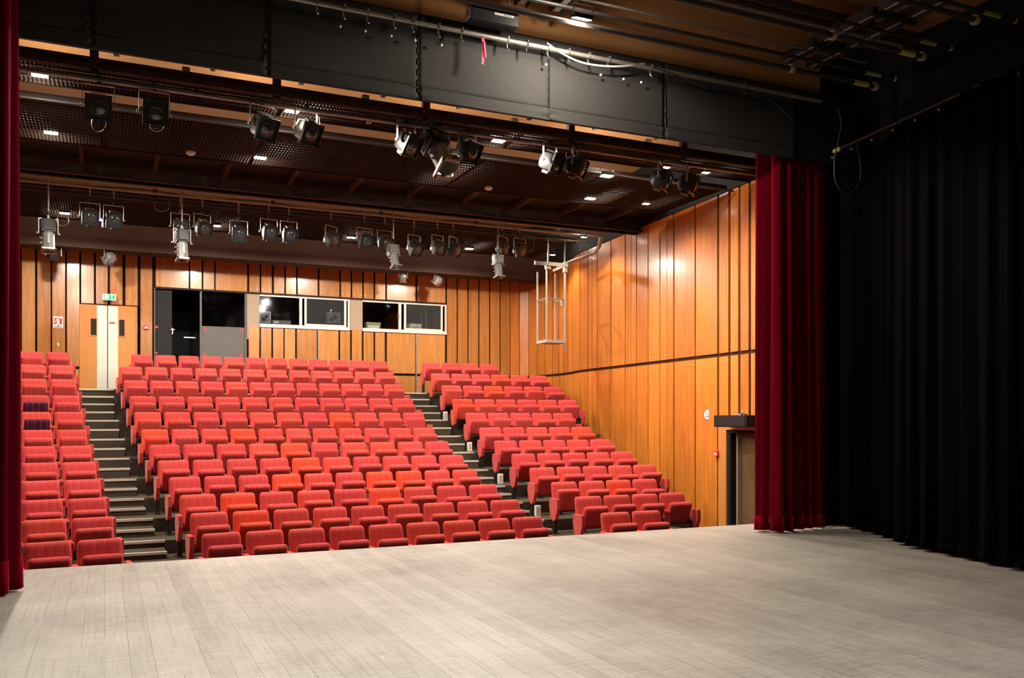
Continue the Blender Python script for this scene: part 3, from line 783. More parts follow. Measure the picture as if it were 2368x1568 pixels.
# ================================================================== LIGHTING FIXTURES
def ring_mb(r, th, y, n=20, w_=.02):
    q = MB()
    vs = []; fs = []
    for i in range(n):
        t = 2*pi*i/n
        for rr_, yy in ((r, y), (r - th, y), (r - th, y + w_), (r, y + w_)): vs.append((rr_*cos(t), yy, rr_*sin(t)))
    for i in range(n):
        j = (i+1) % n
        for k_ in range(4): fs.append((i*4+k_, i*4+(k_+1) % 4, j*4+(k_+1) % 4, j*4+k_))
    q._add(vs, fs); return q
def fresnel_meshes(mat, s=1.0):
    q = MB()
    # rounded-octagonal housing swept front to back with cooling ribs
    prof = [(-.13, .135), (.04, .135), (.10, .125), (.15, .09)]
    n = 12; vs = []; fs = []
    for (y, r) in prof:
        for i in range(n):
            t = 2*pi*(i+.5)/n; x = r*cos(t); z = r*sin(t)
            k_ = 1.0 / max(abs(cos(t)), abs(sin(t))) ; k_ = min(k_, 1.22)
            vs.append((x*k_*s, y*s, z*k_*1.05*s))
    for j in range(len(prof)-1):
        for i in range(n): fs.append((j*n+i, j*n+(i+1) % n, (j+1)*n+(i+1) % n, (j+1)*n+i))
    fs += [tuple(range(n)), tuple(range(3*n, 4*n))]
    q._add(vs, fs)
    for zz in (.150, .163): q.box(-.08*s, .08*s, -.10*s, .09*s, zz*s, (zz+.007)*s)
    q.box(-.05*s, .05*s, -.06*s, .06*s, -.185*s, -.14*s)
    housing = q.mesh('housing', mat, smooth=True)
    q = MB(); a, w2 = .155*s, .018*s
    for z in (-a, a - w2): q.box(-a, a, -.165*s, -.13*s, z, z + w2)
    for x in (-a, a - w2): q.box(x, x + w2, -.165*s, -.13*s, -a, a)
    q.box(-a, a, -.135*s, -.130*s, -a, a)
    frame = q.mesh('front_frame', mat)
    q = MB(); c = ring_mb(.108*s, .012*s, -.150*s, w_=.016*s); q.v, q.f, q.c = c.v, c.f, c.c
    q.sphere((0, -.138*s, 0), .10*s, 20, 10, (1, .32, 1))
    lens = q.mesh('lens', M['lens'], smooth=True)
    q = MB(); hw = .185*s; L = .30
    q.bar((-hw, 0, 0), (-hw, 0, L - .02), .008, .035, (0, 1, 0)); q.bar((hw, 0, 0), (hw, 0, L - .02), .008, .035, (0, 1, 0))
    q.bar((-hw, 0, L - .02), (hw, 0, L - .02), .035, .008); q.cyl((-hw - .03, 0, 0), (-hw, 0, 0), .022, n=8); q.cyl((hw, 0, 0), (hw + .035, 0, 0), .016, n=8)
    yoke = q.mesh('yoke', M['pipe'])
    q = MB(); q.box(-.02, .02, -.022, .022, .28, .35); q.tube([(0, -.04, .35), (0, -.045, .40), (0, -.0, .435), (0, .045, .40), (0, .03, .36)], .009, 6); q.cyl((0, .02, .345), (0, .06, .345), .01, n=6)
    clamp = q.mesh('clamp', M['black_metal'])
    return dict(housing=housing, frame=frame, lens=lens, yoke=yoke, clamp=clamp)
def profile_meshes(mat_rear, mat_tube, s=1.0, mat_frame=None):
    q = MB(); q.box(-.12*s, .12*s, .0, .26*s, -.12*s, .12*s); q.box(-.09*s, .09*s, .02, .24*s, .12*s, .16*s); 
    for i in range(5): q.box(-.13*s, .13*s, (.04+.04*i)*s, (.055+.04*i)*s, -.10*s, .10*s)
    housing = q.mesh('housing', mat_rear, bevel=.008)
    q = MB(); q.cyl((0, .0, 0), (0, -.34*s, 0), .105*s, .112*s, n=8); q.box(-.02, .02, -.25*s, -.05*s, .10*s, .125*s); q.cyl((-.10*s, -.10*s, 0), (-.15*s, -.10*s, 0), .015, n=8); q.cyl((-.10*s, -.2*s, 0), (-.15*s, -.2*s, 0), .015, n=8)
    barrel = q.mesh('barrel', mat_tube)
    q = MB(); a = .13*s; q.box(-a, a, -.375*s, -.34*s, -a, -a+.03*s); q.box(-a, a, -.375*s, -.34*s, a-.03*s, a); q.box(-a, -a+.03*s, -.375*s, -.34*s, -a, a); q.box(a-.03*s, a, -.375*s, -.34*s, -a, a)
    frame = q.mesh('front_frame', mat_frame or mat_tube)
    q = MB(); q.cyl((0, -.345*s, 0), (0, -.338*s, 0), .095*s, n=20); lens = q.mesh('lens', M['lens'])
    q = MB(); hw = .165*s; L = .30
    q.bar((-hw, 0, 0), (-hw, 0, L - .02), .008, .035, (0, 1, 0)); q.bar((hw, 0, 0), (hw, 0, L - .02), .008, .035, (0, 1, 0)); q.bar((-hw, 0, L - .02), (hw, 0, L - .02), .035, .008)
    q.cyl((-hw - .04, 0, 0), (-hw, 0, 0), .02, n=8); q.cyl((hw, 0, 0), (hw + .04, 0, 0), .02, n=8)
    yoke = q.mesh('yoke', M['pipe'])
    q = MB(); q.box(-.02, .02, -.022, .022, .28, .35); q.tube([(0, -.04, .35), (0, -.045, .40), (0, 0, .435), (0, .045, .40), (0, .03, .36)], .009, 6)
    clamp = q.mesh('clamp', M['black_metal'])
    return dict(housing=housing, barrel=barrel, frame=frame, lens=lens, yoke=yoke, clamp=clamp)
FR = fresnel_meshes(M['black_metal']); FRW = fresnel_meshes(M['silver'], .85); PRB = profile_meshes(M['black_metal'], M['silver'], 1.0, M['pipe']); PRS = profile_meshes(M['silver'], M['silver'])
def fixture(kind, u, v, Y, pitch, yaw, label, group, s=1.0, roll=0, pipez=None):
    """u,v is the centre of the housing in the photo on plane Y; hangs from clamp .43 above"""
    ms = {'f': FR, 'w': FRW, 'p': PRB, 's': PRS}[kind]
    p = W(u, v, Y)
    name = 'profile_spotlight' if kind in 'ps' else 'fresnel_spotlight'
    r = empty(name, p, R(yaw)); r.scale = (s, s, s)
    part('yoke', ms['yoke'], r); part('clamp', ms['clamp'], r)
    h = part('housing', ms['housing'], r, rot=(R(pitch), R(roll), 0))
    if 'barrel' in ms: part('barrel', ms['barrel'], r, rot=(R(pitch), R(roll), 0))
    part('front_frame', ms['frame'], r, rot=(R(pitch), R(roll), 0))
    part('lens', ms['lens'], r, rot=(R(pitch), R(roll), 0))
    if pipez is not None:                    # hanging tube up to its bar
        top = (pipez - p.z) / s
        if top > .46:
            q = MB(); q.cyl((0, 0, .43), (0, 0, top), .015, n=8); q.build('drop_tube', M['pipe'], r)
    tag(r, label, 'spotlight', group)
    return r
YA, ZA = 12.4, 5.87
YR, ZR = 18.7, 5.98
gA, gB, gC = 'spotlights on the front lighting bar', 'spotlights on the rear lighting bar', 'spotlights aimed at the back wall'
FB = 'on front lighting bar'
A = [('f', 228, 248, 18, 0, 'leftmost black spotlight on front lighting bar, square face turned to the stage'),
     ('f', 357, 262, 14, 3, 'second black spotlight from left on front bar with a bright glint'),
     ('f', 607, 292, 30, 22, 'black spotlight just left of a lit flood, third from left on front bar'),
     ('f', 708, 303, 30, 25, 'black spotlight just right of a lit flood, fourth from left on front bar'),
     ('f', 940, 330, 35, 28, 'black spotlight immediately left of the long silver barrelled one, front bar'),
     ('p', 1010, 345, 50, 12, 'long silver barrelled profile spotlight pointing down at middle of front bar'),
     ('f', 1080, 347, 28, 26, 'black spotlight immediately right of the long silver barrelled one, front bar'),
     ('f', 1272, 375, 25, 30, 'dark spotlight hanging left of the brightest square flood'),
     ('f', 1330, 385, 22, 48, 'dark side-turned spotlight touching the glow of the brightest square flood'),
     ('f', 1527, 415, 22, 45, 'dark spotlight near the right wall, left one of the last pair'),
     ('f', 1590, 425, 20, 50, 'dark spotlight nearest the red curtain at right end of front bar')]
for (kd, u, v, pt, yw, lb) in A: fixture(kd, u, v, YA, pt, yw, lb, gA, s=1.3 if kd == 'p' else 1.0, pipez=ZA)
B_ = [('f', 208, 502, 18, 4, 'black spotlight left of the small violet light, rear bar'),
      ('f', 263, 508, 18, 4, 'black spotlight right of the small violet light, rear bar'),
      ('p', 112, 540, 75, 5, 'large grey spotlight pointing down beside the left curtain'),
      ('f', 417, 525, 15, 6, 'black spotlight above the downward grey one, rear bar left'),
      ('p', 421, 562, 80, 8, 'grey spotlight pointing straight down below the rear bar, left part'),
      ('f', 468, 527, 25, 20, 'black spotlight left of a lit flood in the left half of rear bar'),
      ('f', 552, 541, 18, 0, 'black spotlight with clear square face right of the lit flood, rear bar'),
      ('f', 622, 537, 22, 8, 'left spotlight of the black pair in the middle of rear bar'),
      ('f', 668, 542, 22, 6, 'right spotlight of the black pair in the middle of rear bar'),
      ('f', 766, 552, 20, 34, 'black spotlight turned sideways just left of the central lit flood, rear bar'),
      ('f', 843, 556, 22, 6, 'black spotlight just right of the central lit flood, rear bar'),
      ('f', 890, 562, 22, 8, 'black spotlight above the left downward silver one, rear bar'),
      ('s', 910, 590, 68, 10, 'silver grey spotlight pointing down right of middle, rear bar'),
      ('f', 958, 572, 38, 22, 'long black spotlight tilted toward the right, rear bar'),
      ('f', 1012, 572, 30, 24, 'black spotlight left of the third lit flood, first of two, rear bar'),
      ('f', 1048, 576, 26, 38, 'black spotlight touching left side of the third lit flood, rear bar'),
      ('f', 1162, 574, 20, 26, 'black spotlight directly above the silver one with black front, rear bar'),
      ('s', 1152, 612, 80, 4, 'bright silver spotlight with black front pointing down, rear bar right'),
      ('f', 1202, 578, 28, 14, 'rightmost black spotlight on the rear lighting bar')]
for (kd, u, v, pt, yw, lb) in B_: fixture(kd, u, v, YR if kd == 'f' else 18.2, pt, yw, lb, gB, s=.95 if kd != 's' else .8, pipez=ZR)
YS = 23.2
C_ = [('f', 124, 590, -35, 185, 'dark small spotlight under the brown beam at far left', .85),
      ('w', 254, 597, 35, 215, 'white spotlight under the brown beam left of the exit sign', .95),
      ('w', 932, 642, 60, 175, 'small white spotlight below the brown beam above the right booth window', .75),
      ('w', 1012, 648, 50, 215, 'grey spotlight tilted away below the brown beam, right of the small white one', .85)]
for (kd, u, v, pt, yw, lb, s_) in C_: fixture(kd, u, v, YS, pt, yw, lb, gC, s=s_, pipez=5.6)

# ---- ceiling floods (lit)
def flood_mesh():
    q = MB(); q.box(-.17, .17, -.12, .12, .012, .10); hs = q.mesh('housing', M['black_metal'], bevel=.01)
    q = MB(); q.box(-.15, .15, -.10, .10, .0, .014); gl = q.mesh('lamp_glass', M['lamp_on'])
    q = MB(); q.bar((-.19, 0, .05), (-.19, 0, .24), .03, .006); q.bar((.19, 0, .05), (.19, 0, .24), .03, .006); q.bar((-.19, 0, .24), (.19, 0, .24), .03, .006); bk_ = q.mesh('bracket', M['steel'])
    return hs, gl, bk_
FL = flood_mesh()
def flood(u, v, z, power, label, tilt=(0, 0), size=1.0, group='lit ceiling floods over the seats', spot=178, col=(1, .90, .76)):
    p = H(u, v, z); r = empty('ceiling_flood', p); r.scale = (size,)*3
    r.rotation_euler = (R(tilt[0]), R(tilt[1]), 0)
    part('housing', FL[0], r); part('lamp_glass', FL[1], r); part('bracket', FL[2], r)
    ld = bpy.data.lights.new('flood_beam', 'SPOT'); ld.energy = power; ld.spot_size = R(spot); ld.spot_blend = .25 if spot > 150 else .55; ld.shadow_soft_size = .09; ld.color = col
    lo = bpy.data.objects.new('flood_beam', ld); COL.objects.link(lo); lo.parent = r; lo.location = (0, 0, -.03)
    pd_ = bpy.data.lights.new('ceiling_fill', 'POINT'); pd_.energy = power * FILL_SHARE * (.9 if 'work' in label else 1); pd_.shadow_soft_size = .06; pd_.color = col  # added point light that brightens the ceiling and grille above the flood
    po = bpy.data.objects.new('ceiling_fill', pd_); COL.objects.link(po); po.parent = r; po.location = (0, 0, .34 / size)
    tag(r, label, 'ceiling lamp', group); return r
FH = [(92, 175, 'first lit flood at top left beside the red curtain, front ceiling row'), (675, 258, 'lit flood between two black spotlights, left of middle, front ceiling row'),
      (1152, 327, 'lit flood right of the three middle spotlights, front ceiling row'), (1403, 408, 'brightest square lit flood near the right wall'),
      (118, 308, 'lit flood in the second ceiling row at far left, bottom of grille'), (602, 366, 'lit flood in the second ceiling row below two black spotlights'),
      (1020, 402, 'lit flood mostly hidden behind the long silver spotlight'), (1365, 460, 'lit flood below the brightest square one'), (1494, 472, 'small star-like lit flood right of the row, close to the right wall'),
      (150, 494, 'lit flood at far left of the rear ceiling row above the down-pointing spotlight'), (500, 523, 'lit flood between left spotlights of the rear ceiling row'),
      (812, 550, 'lit flood at centre of the rear ceiling row'), (1085, 576, 'lit flood left of the silver spotlight, rear ceiling row'), (1278, 590, 'lit flood at right end of the rear ceiling row above the hanging cage'),
      (1350, 549, 'tiny lit flood seen through dark grille by the right wall'), (1540, 388, 'lit flood seen through bars above the last pair of spotlights'), (1632, 400, 'lit flood nearest the red curtain, seen through grille')]
for i, (u, v, lb) in enumerate(FH):
    small = i in (8, 13, 14, 15, 16)
    flood(u, v, 5.93 if i != 3 else 5.85, HOUSE_W * (.3 if small else (.7 if i == 3 else 1.0)), lb, size=(.62 if not small else .42) * (1.1 if i == 3 else 1), spot=(138 if u > 1270 else 178))
wl = flood(1345, 45, 6.0, STAGE_W, 'bright work flood above the pelmet at top middle right', tilt=(20, 0), size=.62, group='stage work lights', spot=170)
# work floods hanging over the stage behind the camera
for (x, y, lb) in ((2.6, 1.2, 'stage work flood hanging over the rear middle of the stage'), (1.6, 5.0, 'stage work flood hanging over the middle of the stage')):
    r = empty('ceiling_flood', (x, y, 6.3)); part('housing', FL[0], r); part('lamp_glass', FL[1], r); part('bracket', FL[2], r)
    ld = bpy.data.lights.new('flood_beam', 'SPOT'); ld.energy = WORK_W; ld.spot_size = R(100); ld.spot_blend = .9; ld.shadow_soft_size = .15; ld.color = (1, .96, .90)
    lo = bpy.data.objects.new('flood_beam', ld); COL.objects.link(lo); lo.parent = r; lo.location = (0, 0, -.03)
    tag(r, lb, 'ceiling lamp', 'stage work lights')

# ================================================================== OVERHEAD STEEL
def pipe(a, c, r_, mat, name, label, cat='pipe', group=None, n=12):
    q = MB(); q.cyl(a, c, r_, n=n); o = q.build(name, mat, smooth=True); tag(o, label, cat, group); return o
XW0, XW1 = -4.3, 10.8
pipe((XW0, YA, ZA + .0), (XW1, YA, ZA + .0), .026, M['pipe'], 'lighting_bar', 'long grey lighting bar carrying the front row of spotlights', 'lighting bar', 'lighting bars')
pipe((XW0, YR, ZR), (10.9, YR, ZR), .024, M['pipe'], 'lighting_bar', 'long grey lighting bar carrying the rear row of spotlights', 'lighting bar', 'lighting bars')
# bridge girders (top and bottom chords, posts, brackets) along X
def girder(Y, z0, z1, xs, label, mat=M['brown_steel'], chord=(.06, .05)):
    r = empty('bridge_girder', (3.5, Y, z0)); tag(r, label, 'girder', 'girders of the lighting bridges')
    q = MB(); q.box(XW0, XW1, Y - chord[0]/2, Y + chord[0]/2, z0, z0 + chord[1]); rel(q.build('bottom_chord', mat), r)
    q = MB(); q.box(XW0, XW1, Y - chord[0]/2, Y + chord[0]/2, z1, z1 + chord[1]); rel(q.build('top_chord', mat), r)
    for x in xs:
        q = MB(); q.box(x - .05, x + .05, Y - .04, Y + .04, z0, z1 + .2); rel(q.build('post', mat), r)
        q = MB(); q.bar((x - .05, Y + .05, z1 - .02), (x - .35, Y + .5, z1 + .25), .05, .05); rel(q.build('brace', mat), r)
    return r
girder(11.85, 5.80, 6.34, [ang(u) * 11.85 for u in (218, 640, 985, 1320, 1580)], 'dark girder of the front lighting bridge just behind the pelmet', chord=(.10, .055))
girder(13.2, 6.12, 6.3, [ang(u) * 13.2 for u in (430, 845, 1190, 1500)], 'dark girder above the front lighting bar')
girder(17.8, 5.98, 6.35, [ang(u) * 17.8 for u in (238, 510, 755, 990, 1150)], 'front girder of the rear lighting bridge')
girder(19.2, 6.02, 6.3, [ang(u) * 19.2 for u in (358, 630, 880, 1100, 1290)], 'rear girder of the rear lighting bridge')
for (y, z, lb, mt, r_) in ((18.0, 6.25, 'thin pale conduit high above the rear bridge', 'pipe', .013), (18.2, 5.98, 'second thin pale conduit above the rear bridge', 'pipe', .02),
                       (18.95, 5.88, 'dark tube behind the rear lighting bar', 'dark_pipe', .02), (12.1, 5.9, 'dark tube just in front of the front lighting bar', 'dark_pipe', .022),
                       (11.6, 6.2, 'dark upper tube of the front bridge', 'dark_pipe', .02), (13.5, 5.88, 'dark lower tube behind the front lighting bar', 'dark_pipe', .02)):
    pipe((XW0, y, z), (XW1, y, z), r_, M[mt], 'conduit', lb, 'pipe', 'tubes along the lighting bridges')
# grille rafts
def raft(Y0, Y1, z, label, x0=-4.3, x1=10.75, sp=.048, cross=.125):
    r = empty('ceiling_grille', ((x0 + x1) / 2, (Y0 + Y1) / 2, z)); tag(r, label, 'ceiling grille', 'ceiling grilles')
    q = MB(); x = x0
    while x < x1: q.box(x, x + .008, Y0, Y1, z, z + .035); x += sp
    rel(q.build('lengthwise_slats', M['brown_steel']), r)
    q = MB(); y = Y0
    while y < Y1: q.box(x0, x1, y, y + .008, z + .002, z + .04); y += cross
    rel(q.build('cross_slats', M['brown_steel']), r)
    q = MB()
    for y in (Y0 - .03, Y1): q.box(x0, x1, y, y + .03, z - .02, z + .07)
    rel(q.build('edge_frame', M['brown_steel']), r)
    q = MB(); x = x0 + .7
    while x < x1: q.box(x, x + .035, Y0, Y1, z + .04, z + .075); x += 1.17
    rel(q.build('carrier_joists', M['brown_steel']), r)
    return r
raft(12.0, 12.95, 5.93, 'dark slatted ceiling grille behind the pelmet, around the front lighting bar')
raft(13.65, 15.7, 5.94, 'dark slatted ceiling grille over the front and middle seat rows')
raft(19.6, 21.9, 5.99, 'dark slatted ceiling grille over the back seat rows')
# dark boarded ceiling strips with joists
jl = empty('ceiling_board', (3, 16.5, 6.12)); tag(jl, 'dark boarded ceiling strip with short brown joists in front of the deep brown beam', 'ceiling board')
q = MB(); q.box(XW0, XW1 + .4, 15.75, 17.12, 6.12, 6.18); rel(q.build('boarding', M['black']), jl)
x = -3.9
while x < XW1:
    q = MB(); q.box(x, x + .06, 15.75, 17.1, 5.98, 6.12); rel(q.build('joist', M['brown_light']), jl); x += 1.17
q = MB(); q.box(XW0, XW1 + .55, 17.25, 17.45, 5.83, 6.2); q.box(XW0, XW1 + .55, 17.15, 17.55, 5.83, 5.86); q.box(XW0, XW1+.55, 17.15, 17.55, 6.17, 6.2)
o = q.build('ceiling_beam', M['brown_light']); tag(o, 'deep brown steel beam across the hall in front of the rear spotlights', 'beam')
q = MB(); q.box(XW0, 11.7, 23.0, 23.6, 5.56, 6.38); q.box(XW0, 11.9, 23.6, YB - .05, 5.68, 6.38)
o = q.build('ceiling_beam', M['brown_light']); tag(o, 'brown boxed bulkhead beam along the top of the back wall', 'beam')
# joists high in the openings
jl = empty('joist_row', (3, 11, 6.8)); tag(jl, 'dark joists crossing the orange ceiling opening right behind the pelmet', 'joists')
x = -4
while x < XW1:
    q = MB(); q.bar((x, 10.6, 6.8), (x + .25, 13.8, 6.8), .07, .14); rel(q.build('joist', M['brown_steel']), jl); x += 1.3
# smoke detectors
for (u, v, z, lb) in ((441, 356, 5.92, 'leftmost white smoke detector under the ceiling grille'), (852, 282, 5.96, 'white smoke detector above the front spotlights'), (1130, 437, 5.92, 'white smoke detector right of the silver barrelled spotlight')):
    p = H(u, v, z); r = empty('smoke_detector', p); q = MB(); q.sphere((0, 0, 0), .062, 16, 8, (1, 1, .45)); q.build('dome', M['white'], r, smooth='merge')
    q = MB(); q.cyl((0, 0, .0), (0, 0, .035), .075, n=16); q.build('base', M['white'], r, smooth=True)
    tag(r, lb, 'smoke detector', 'smoke detectors')

# ---- fly bars over the stage
bars = [(8.70, 6.00, 9.35, 'lowest'), (7.74, 6.00, 9.1, 'second'), (6.78, 6.00, 8.8, 'third')]
names = ['nearest the pelmet', 'middle one', 'closest to the camera']
for i, (y, z, xe, nm) in enumerate(bars):
    r = empty('fly_bar', (xe, y, z)); tag(r, 'dark fly bar over the stage with coiled rope end, ' + names[i], 'fly bar', 'lower fly bars over the stage')
    q = MB(); q.cyl((-6, y, z), (xe, y, z), .03, n=12); rel(q.build('bar', M['dark_pipe'], smooth=True), r)
    q = MB(); q.cyl((xe - .42, y, z), (xe - .18, y, z), .035, n=12); rel(q.build('tape_band', M['yellow'] if i < 2 else M['dark_pipe'], smooth=True), r)
    for k_, xx in enumerate((xe - .07, xe - 1.5)):
        q = MB()
        for j in range(3): q.tube([(xx + .022*j, y + .045*cos(f), z + .045*sin(f)) for f in [jj*2*pi/12 for jj in range(13)]], .012, 6)
        rel(q.build('rope_wrap', M['rope']), r)
for i, (y, z, xe) in enumerate(((8.97, 6.3, 9.97), (7.93, 6.3, 9.79), (7.06, 6.3, 9.81))):
    r = empty('fly_bar', (xe, y, z)); tag(r, 'upper fly bar with pale green tape band, ' + names[i], 'fly bar', 'upper fly bars over the stage')
    q = MB(); q.cyl((-6, y, z), (xe, y, z), .024, n=10); rel(q.build('bar', M['dark_pipe'], smooth=True), r)
    q = MB(); q.cyl((xe - .55, y, z), (xe - .28, y, z), .028, n=10); rel(q.build('tape_band', M['lime'], smooth=True), r)
    q = MB(); q.sphere((xe, y, z), .035, 10, 6); rel(q.build('end_cap', M['yellow'], smooth='merge'), r)
# pale rails crossing (along Y)
for (x, lb) in ((8.3, 'pair of pale roller rails crossing the fly bars at top right'), (4.35, 'pair of pale roller rails crossing above the pelmet at top middle')):
    r = empty('roller_rail', (x, 7, 6.42)); tag(r, lb, 'rail', 'roller rails over the stage')
    for dx in (0, .45):
        q = MB(); q.box(x + dx, x + dx + .10, 3.0, 9.35, 6.42, 6.46); rel(q.build('rail_strip', M['rail_white']), r)
        q = MB(); q.box(x + dx - .03, x + dx - .015, 3.0, 9.35, 6.38, 6.50); q.box(x + dx + .115, x + dx + .13, 3.0, 9.35, 6.38, 6.50); rel(q.build('rail_flange', M['dark_pipe']), r)
    for y in (5.8, 6.78, 7.74, 8.7):
        q = MB(); q.cyl((x - .1, y, 6.40), (x + .62, y, 6.40), .05, n=10); rel(q.build('pulley', M['black_metal'], smooth=True), r)
# pelmet batten with hooks and ties
YK = 9.36; ZK = W(1000, 60, YK).z
bt = empty('pelmet_batten', (4, YK, ZK)); tag(bt, 'bright steel batten with hooks and clamps above the black pelmet', 'batten')
q = MB(); q.cyl((-2.4, YK, ZK), (9.0, YK, ZK), .026, n=12); rel(q.build('bar', M['pipe'], smooth=True), bt)
for u in (733, 795, 850, 912, 955, 1015, 1068, 1174, 1219, 1268, 1315, 1362, 1408, 1506, 1724):
    X = ang(u) * YK
    q = MB(); q.tube([(X, YK - .03, ZK - .02), (X, YK - .035, ZK + .03), (X, YK + .01, ZK + .045), (X, YK + .035, ZK), (X, YK + .02, ZK - .07), (X + .01, YK - .01, ZK - .11)], .011, 6)
    rel(q.build('hook', M['steel' if u not in (1219, 1724) else 'dark_pipe']), bt)
for u in (790, 848, 908, 964, 1025, 1268, 1395, 1448, 1489):
    X = ang(u) * YK; q = MB(); q.sphere((X, YK + .06, ZK - .17), .016, 8, 5); rel(q.build('tie_knob', M['white'], smooth='merge'), bt)
for (y, z, lb, r_) in ((9.15, 6.22, 'bright thin pipe just above the pelmet batten', .018), (8.95, 6.42, 'pale pipe second above the pelmet batten', .016), (8.35, 6.42, 'pale pipe near the lit work flood', .02)):
    pipe((-5, y, z), (9.4, y, z), r_, M['pipe'], 'overhead_pipe', lb, 'pipe', 'pipes above the pelmet')
q = MB(); q.box(-6, 10, 8.55, 8.75, 6.55, 6.6); q.box(-6, 10, 8.6, 8.7, 6.6, 6.8); o = q.build('overhead_beam', M['dark_pipe']); tag(o, 'dark flat cable tray beam under the brown stage ceiling', 'beam')
# black equipment box with white label end
p = H(1140, 48, 6.13)
r = empty('hoist_box', p, R(0)); tag(r, 'black equipment box with white label end hanging above the pelmet', 'box')
q = MB(); q.box(-.30, .28, -.09, .09, -.06, .10); q.build('case', M['black_metal'], r, bevel=.006)
q = MB(); q.box(-.306, -.30, -.075, .075, -.04, .085); q.build('label_plate', M['paper'], r)
q = MB(); q.box(-.02, .22, -.094, -.089, .03, .055); q.build('label_strip', M['white'], r)
q = MB()
for j in range(5): q.box(.10 + .02*j, .106 + .02*j, -.097, -.0945, .036, .05)
q.build('label_print', M['black'], r)
q = MB(); q.tube([(-.308, -.02, .05), (-.308, .02, .06), (-.308, .03, .02), (-.308, -.02, .0), (-.308, -.03, .03), (-.308, -.02, .05)], .004, 5); q.build('logo_mark', M['grey_dev'], r)
q = MB()
for x in (-.2, .2): q.cyl((x, 0, .1), (x, 0, .42), .012, n=8)
q.build('hanger', M['steel'], r)
# red ribbon
p = W(1117, 92, YK - .05); q = MB()
pts = [(p.x, p.y, p.z + .02), (p.x + .01, p.y, p.z - .12), (p.x - .006, p.y, p.z - .28)]
for a, c in zip(pts, pts[1:]): q.bar(a, c, .03, .004, (0, 1, 0))
q.bar((p.x + .012, p.y - .01, p.z - .02), (p.x + .028, p.y - .01, p.z - .2), .022, .004, (0, 1, 0))
o = q.build('ribbon', M['red_ribbon']); tag(o, 'small red ribbon hanging from the batten above the black pelmet', 'ribbon')
# cables
def cable(pts, r_, mat, label, name='cable', group=None, sub=6):
    out = []; P = [Vector(q_) for q_ in pts]; n = len(P)
    for i in range(n - 1):
        p0, p1, p2, p3 = P[max(i-1, 0)], P[i], P[i+1], P[min(i+2, n-1)]
        for k_ in range(sub):
            t = k_ / sub
            out.append(.5 * ((2*p1) + (p2-p0)*t + (2*p0-5*p1+4*p2-p3)*t*t + (-p0+3*p1-3*p2+p3)*t*t*t))
    out.append(P[-1]); q = MB(); q.tube(out, r_, 6); o = q.build(name, mat, smooth=True); tag(o, label, 'cable', group); return o
cable([W(1265, 100, YK), W(1300, 124, YK - .02), W(1350, 146, YK - .03), W(1420, 154, YK - .03), W(1490, 148, YK)], .012, M['grey_cable'], 'pale cable sagging under the bright batten above the pelmet')
cable([W(1490, 150, YK), W(1560, 172, YK - .05), W(1640, 205, YK - .05), W(1750, 212, YK), W(1835, 278, YK - .1)], .009, M['cable'], 'thin dark cable trailing down to the right past the pelmet end')
cable([W(1937, 250, 8.6), W(1945, 290, 8.6), W(1930, 370, 8.6), W(1934, 425, 8.6), W(1960, 450, 8.6), W(1985, 425, 8.6), W(1990, 390, 8.6), W(1981, 330, 8.6)], .008, M['cable'], 'long black cable loop hanging in front of the black drape')
cable([(XW0, YA - .04, ZA + .01)] + [(x, YA - .04 + .015 * sin(x * 5), ZA + .01 + .012 * sin(x * 3.1)) for x in [(-4 + .5 * i) for i in range(29)]], .012, M['cable'], 'black cable bundle along the front lighting bar', sub=3)
cable([(XW0, YR + .05, ZR + .06)] + [(x, YR + .05 + .02 * sin(x * 4), ZR + .045 + .02 * sin(x * 2.7)) for x in [(-4 + .5 * i) for i in range(29)]], .013, M['cable'], 'black cable bundle along the rear lighting bar', sub=3)
# small loops of cable under spotlights
LP = [(228, 285, YA, 'under the leftmost front spotlight', 16, 20), (362, 290, YA, 'under the second front spotlight', 16, 14), (728, 290, YA, 'beside the fourth front spotlight', 12, 34),
      (1050, 370, YA, 'beside the long silver spotlight', 12, 28), (1318, 370, YA, 'between the two dark spotlights', 10, 30), (145, 510, YR, 'beside the large down-pointing spotlight', 14, 12), (375, 475, YR, 'left of the rear bar spotlights', 18, 14), (1225, 560, YR, 'beside the rightmost rear spotlight', 10, 22)]
for (u, v, Y, wh, ru, rv) in LP:
    pts = [W(u + ru * cos(t) , v + rv * sin(t), Y - .03) for t in [(-.6 + i * .62) for i in range(8)]]
    cable(pts, .006, M['pipe'], 'thin wire loop hanging ' + wh, 'wire_loop', 'wire loops on the lighting bars', sub=4)
# violet light on rear bar
p = W(235, 515, YR - .1); q = MB(); q.box(p.x - .07, p.x + .03, p.y, p.y + .02, p.z + .03, p.z + .07); q.box(p.x + .0, p.x + .03, p.y, p.y + .02, p.z - .08, p.z + .03)
o = q.build('safety_lamp', M['purple_led']); tag(o, 'small violet glowing light between two black rear bar spotlights', 'light')

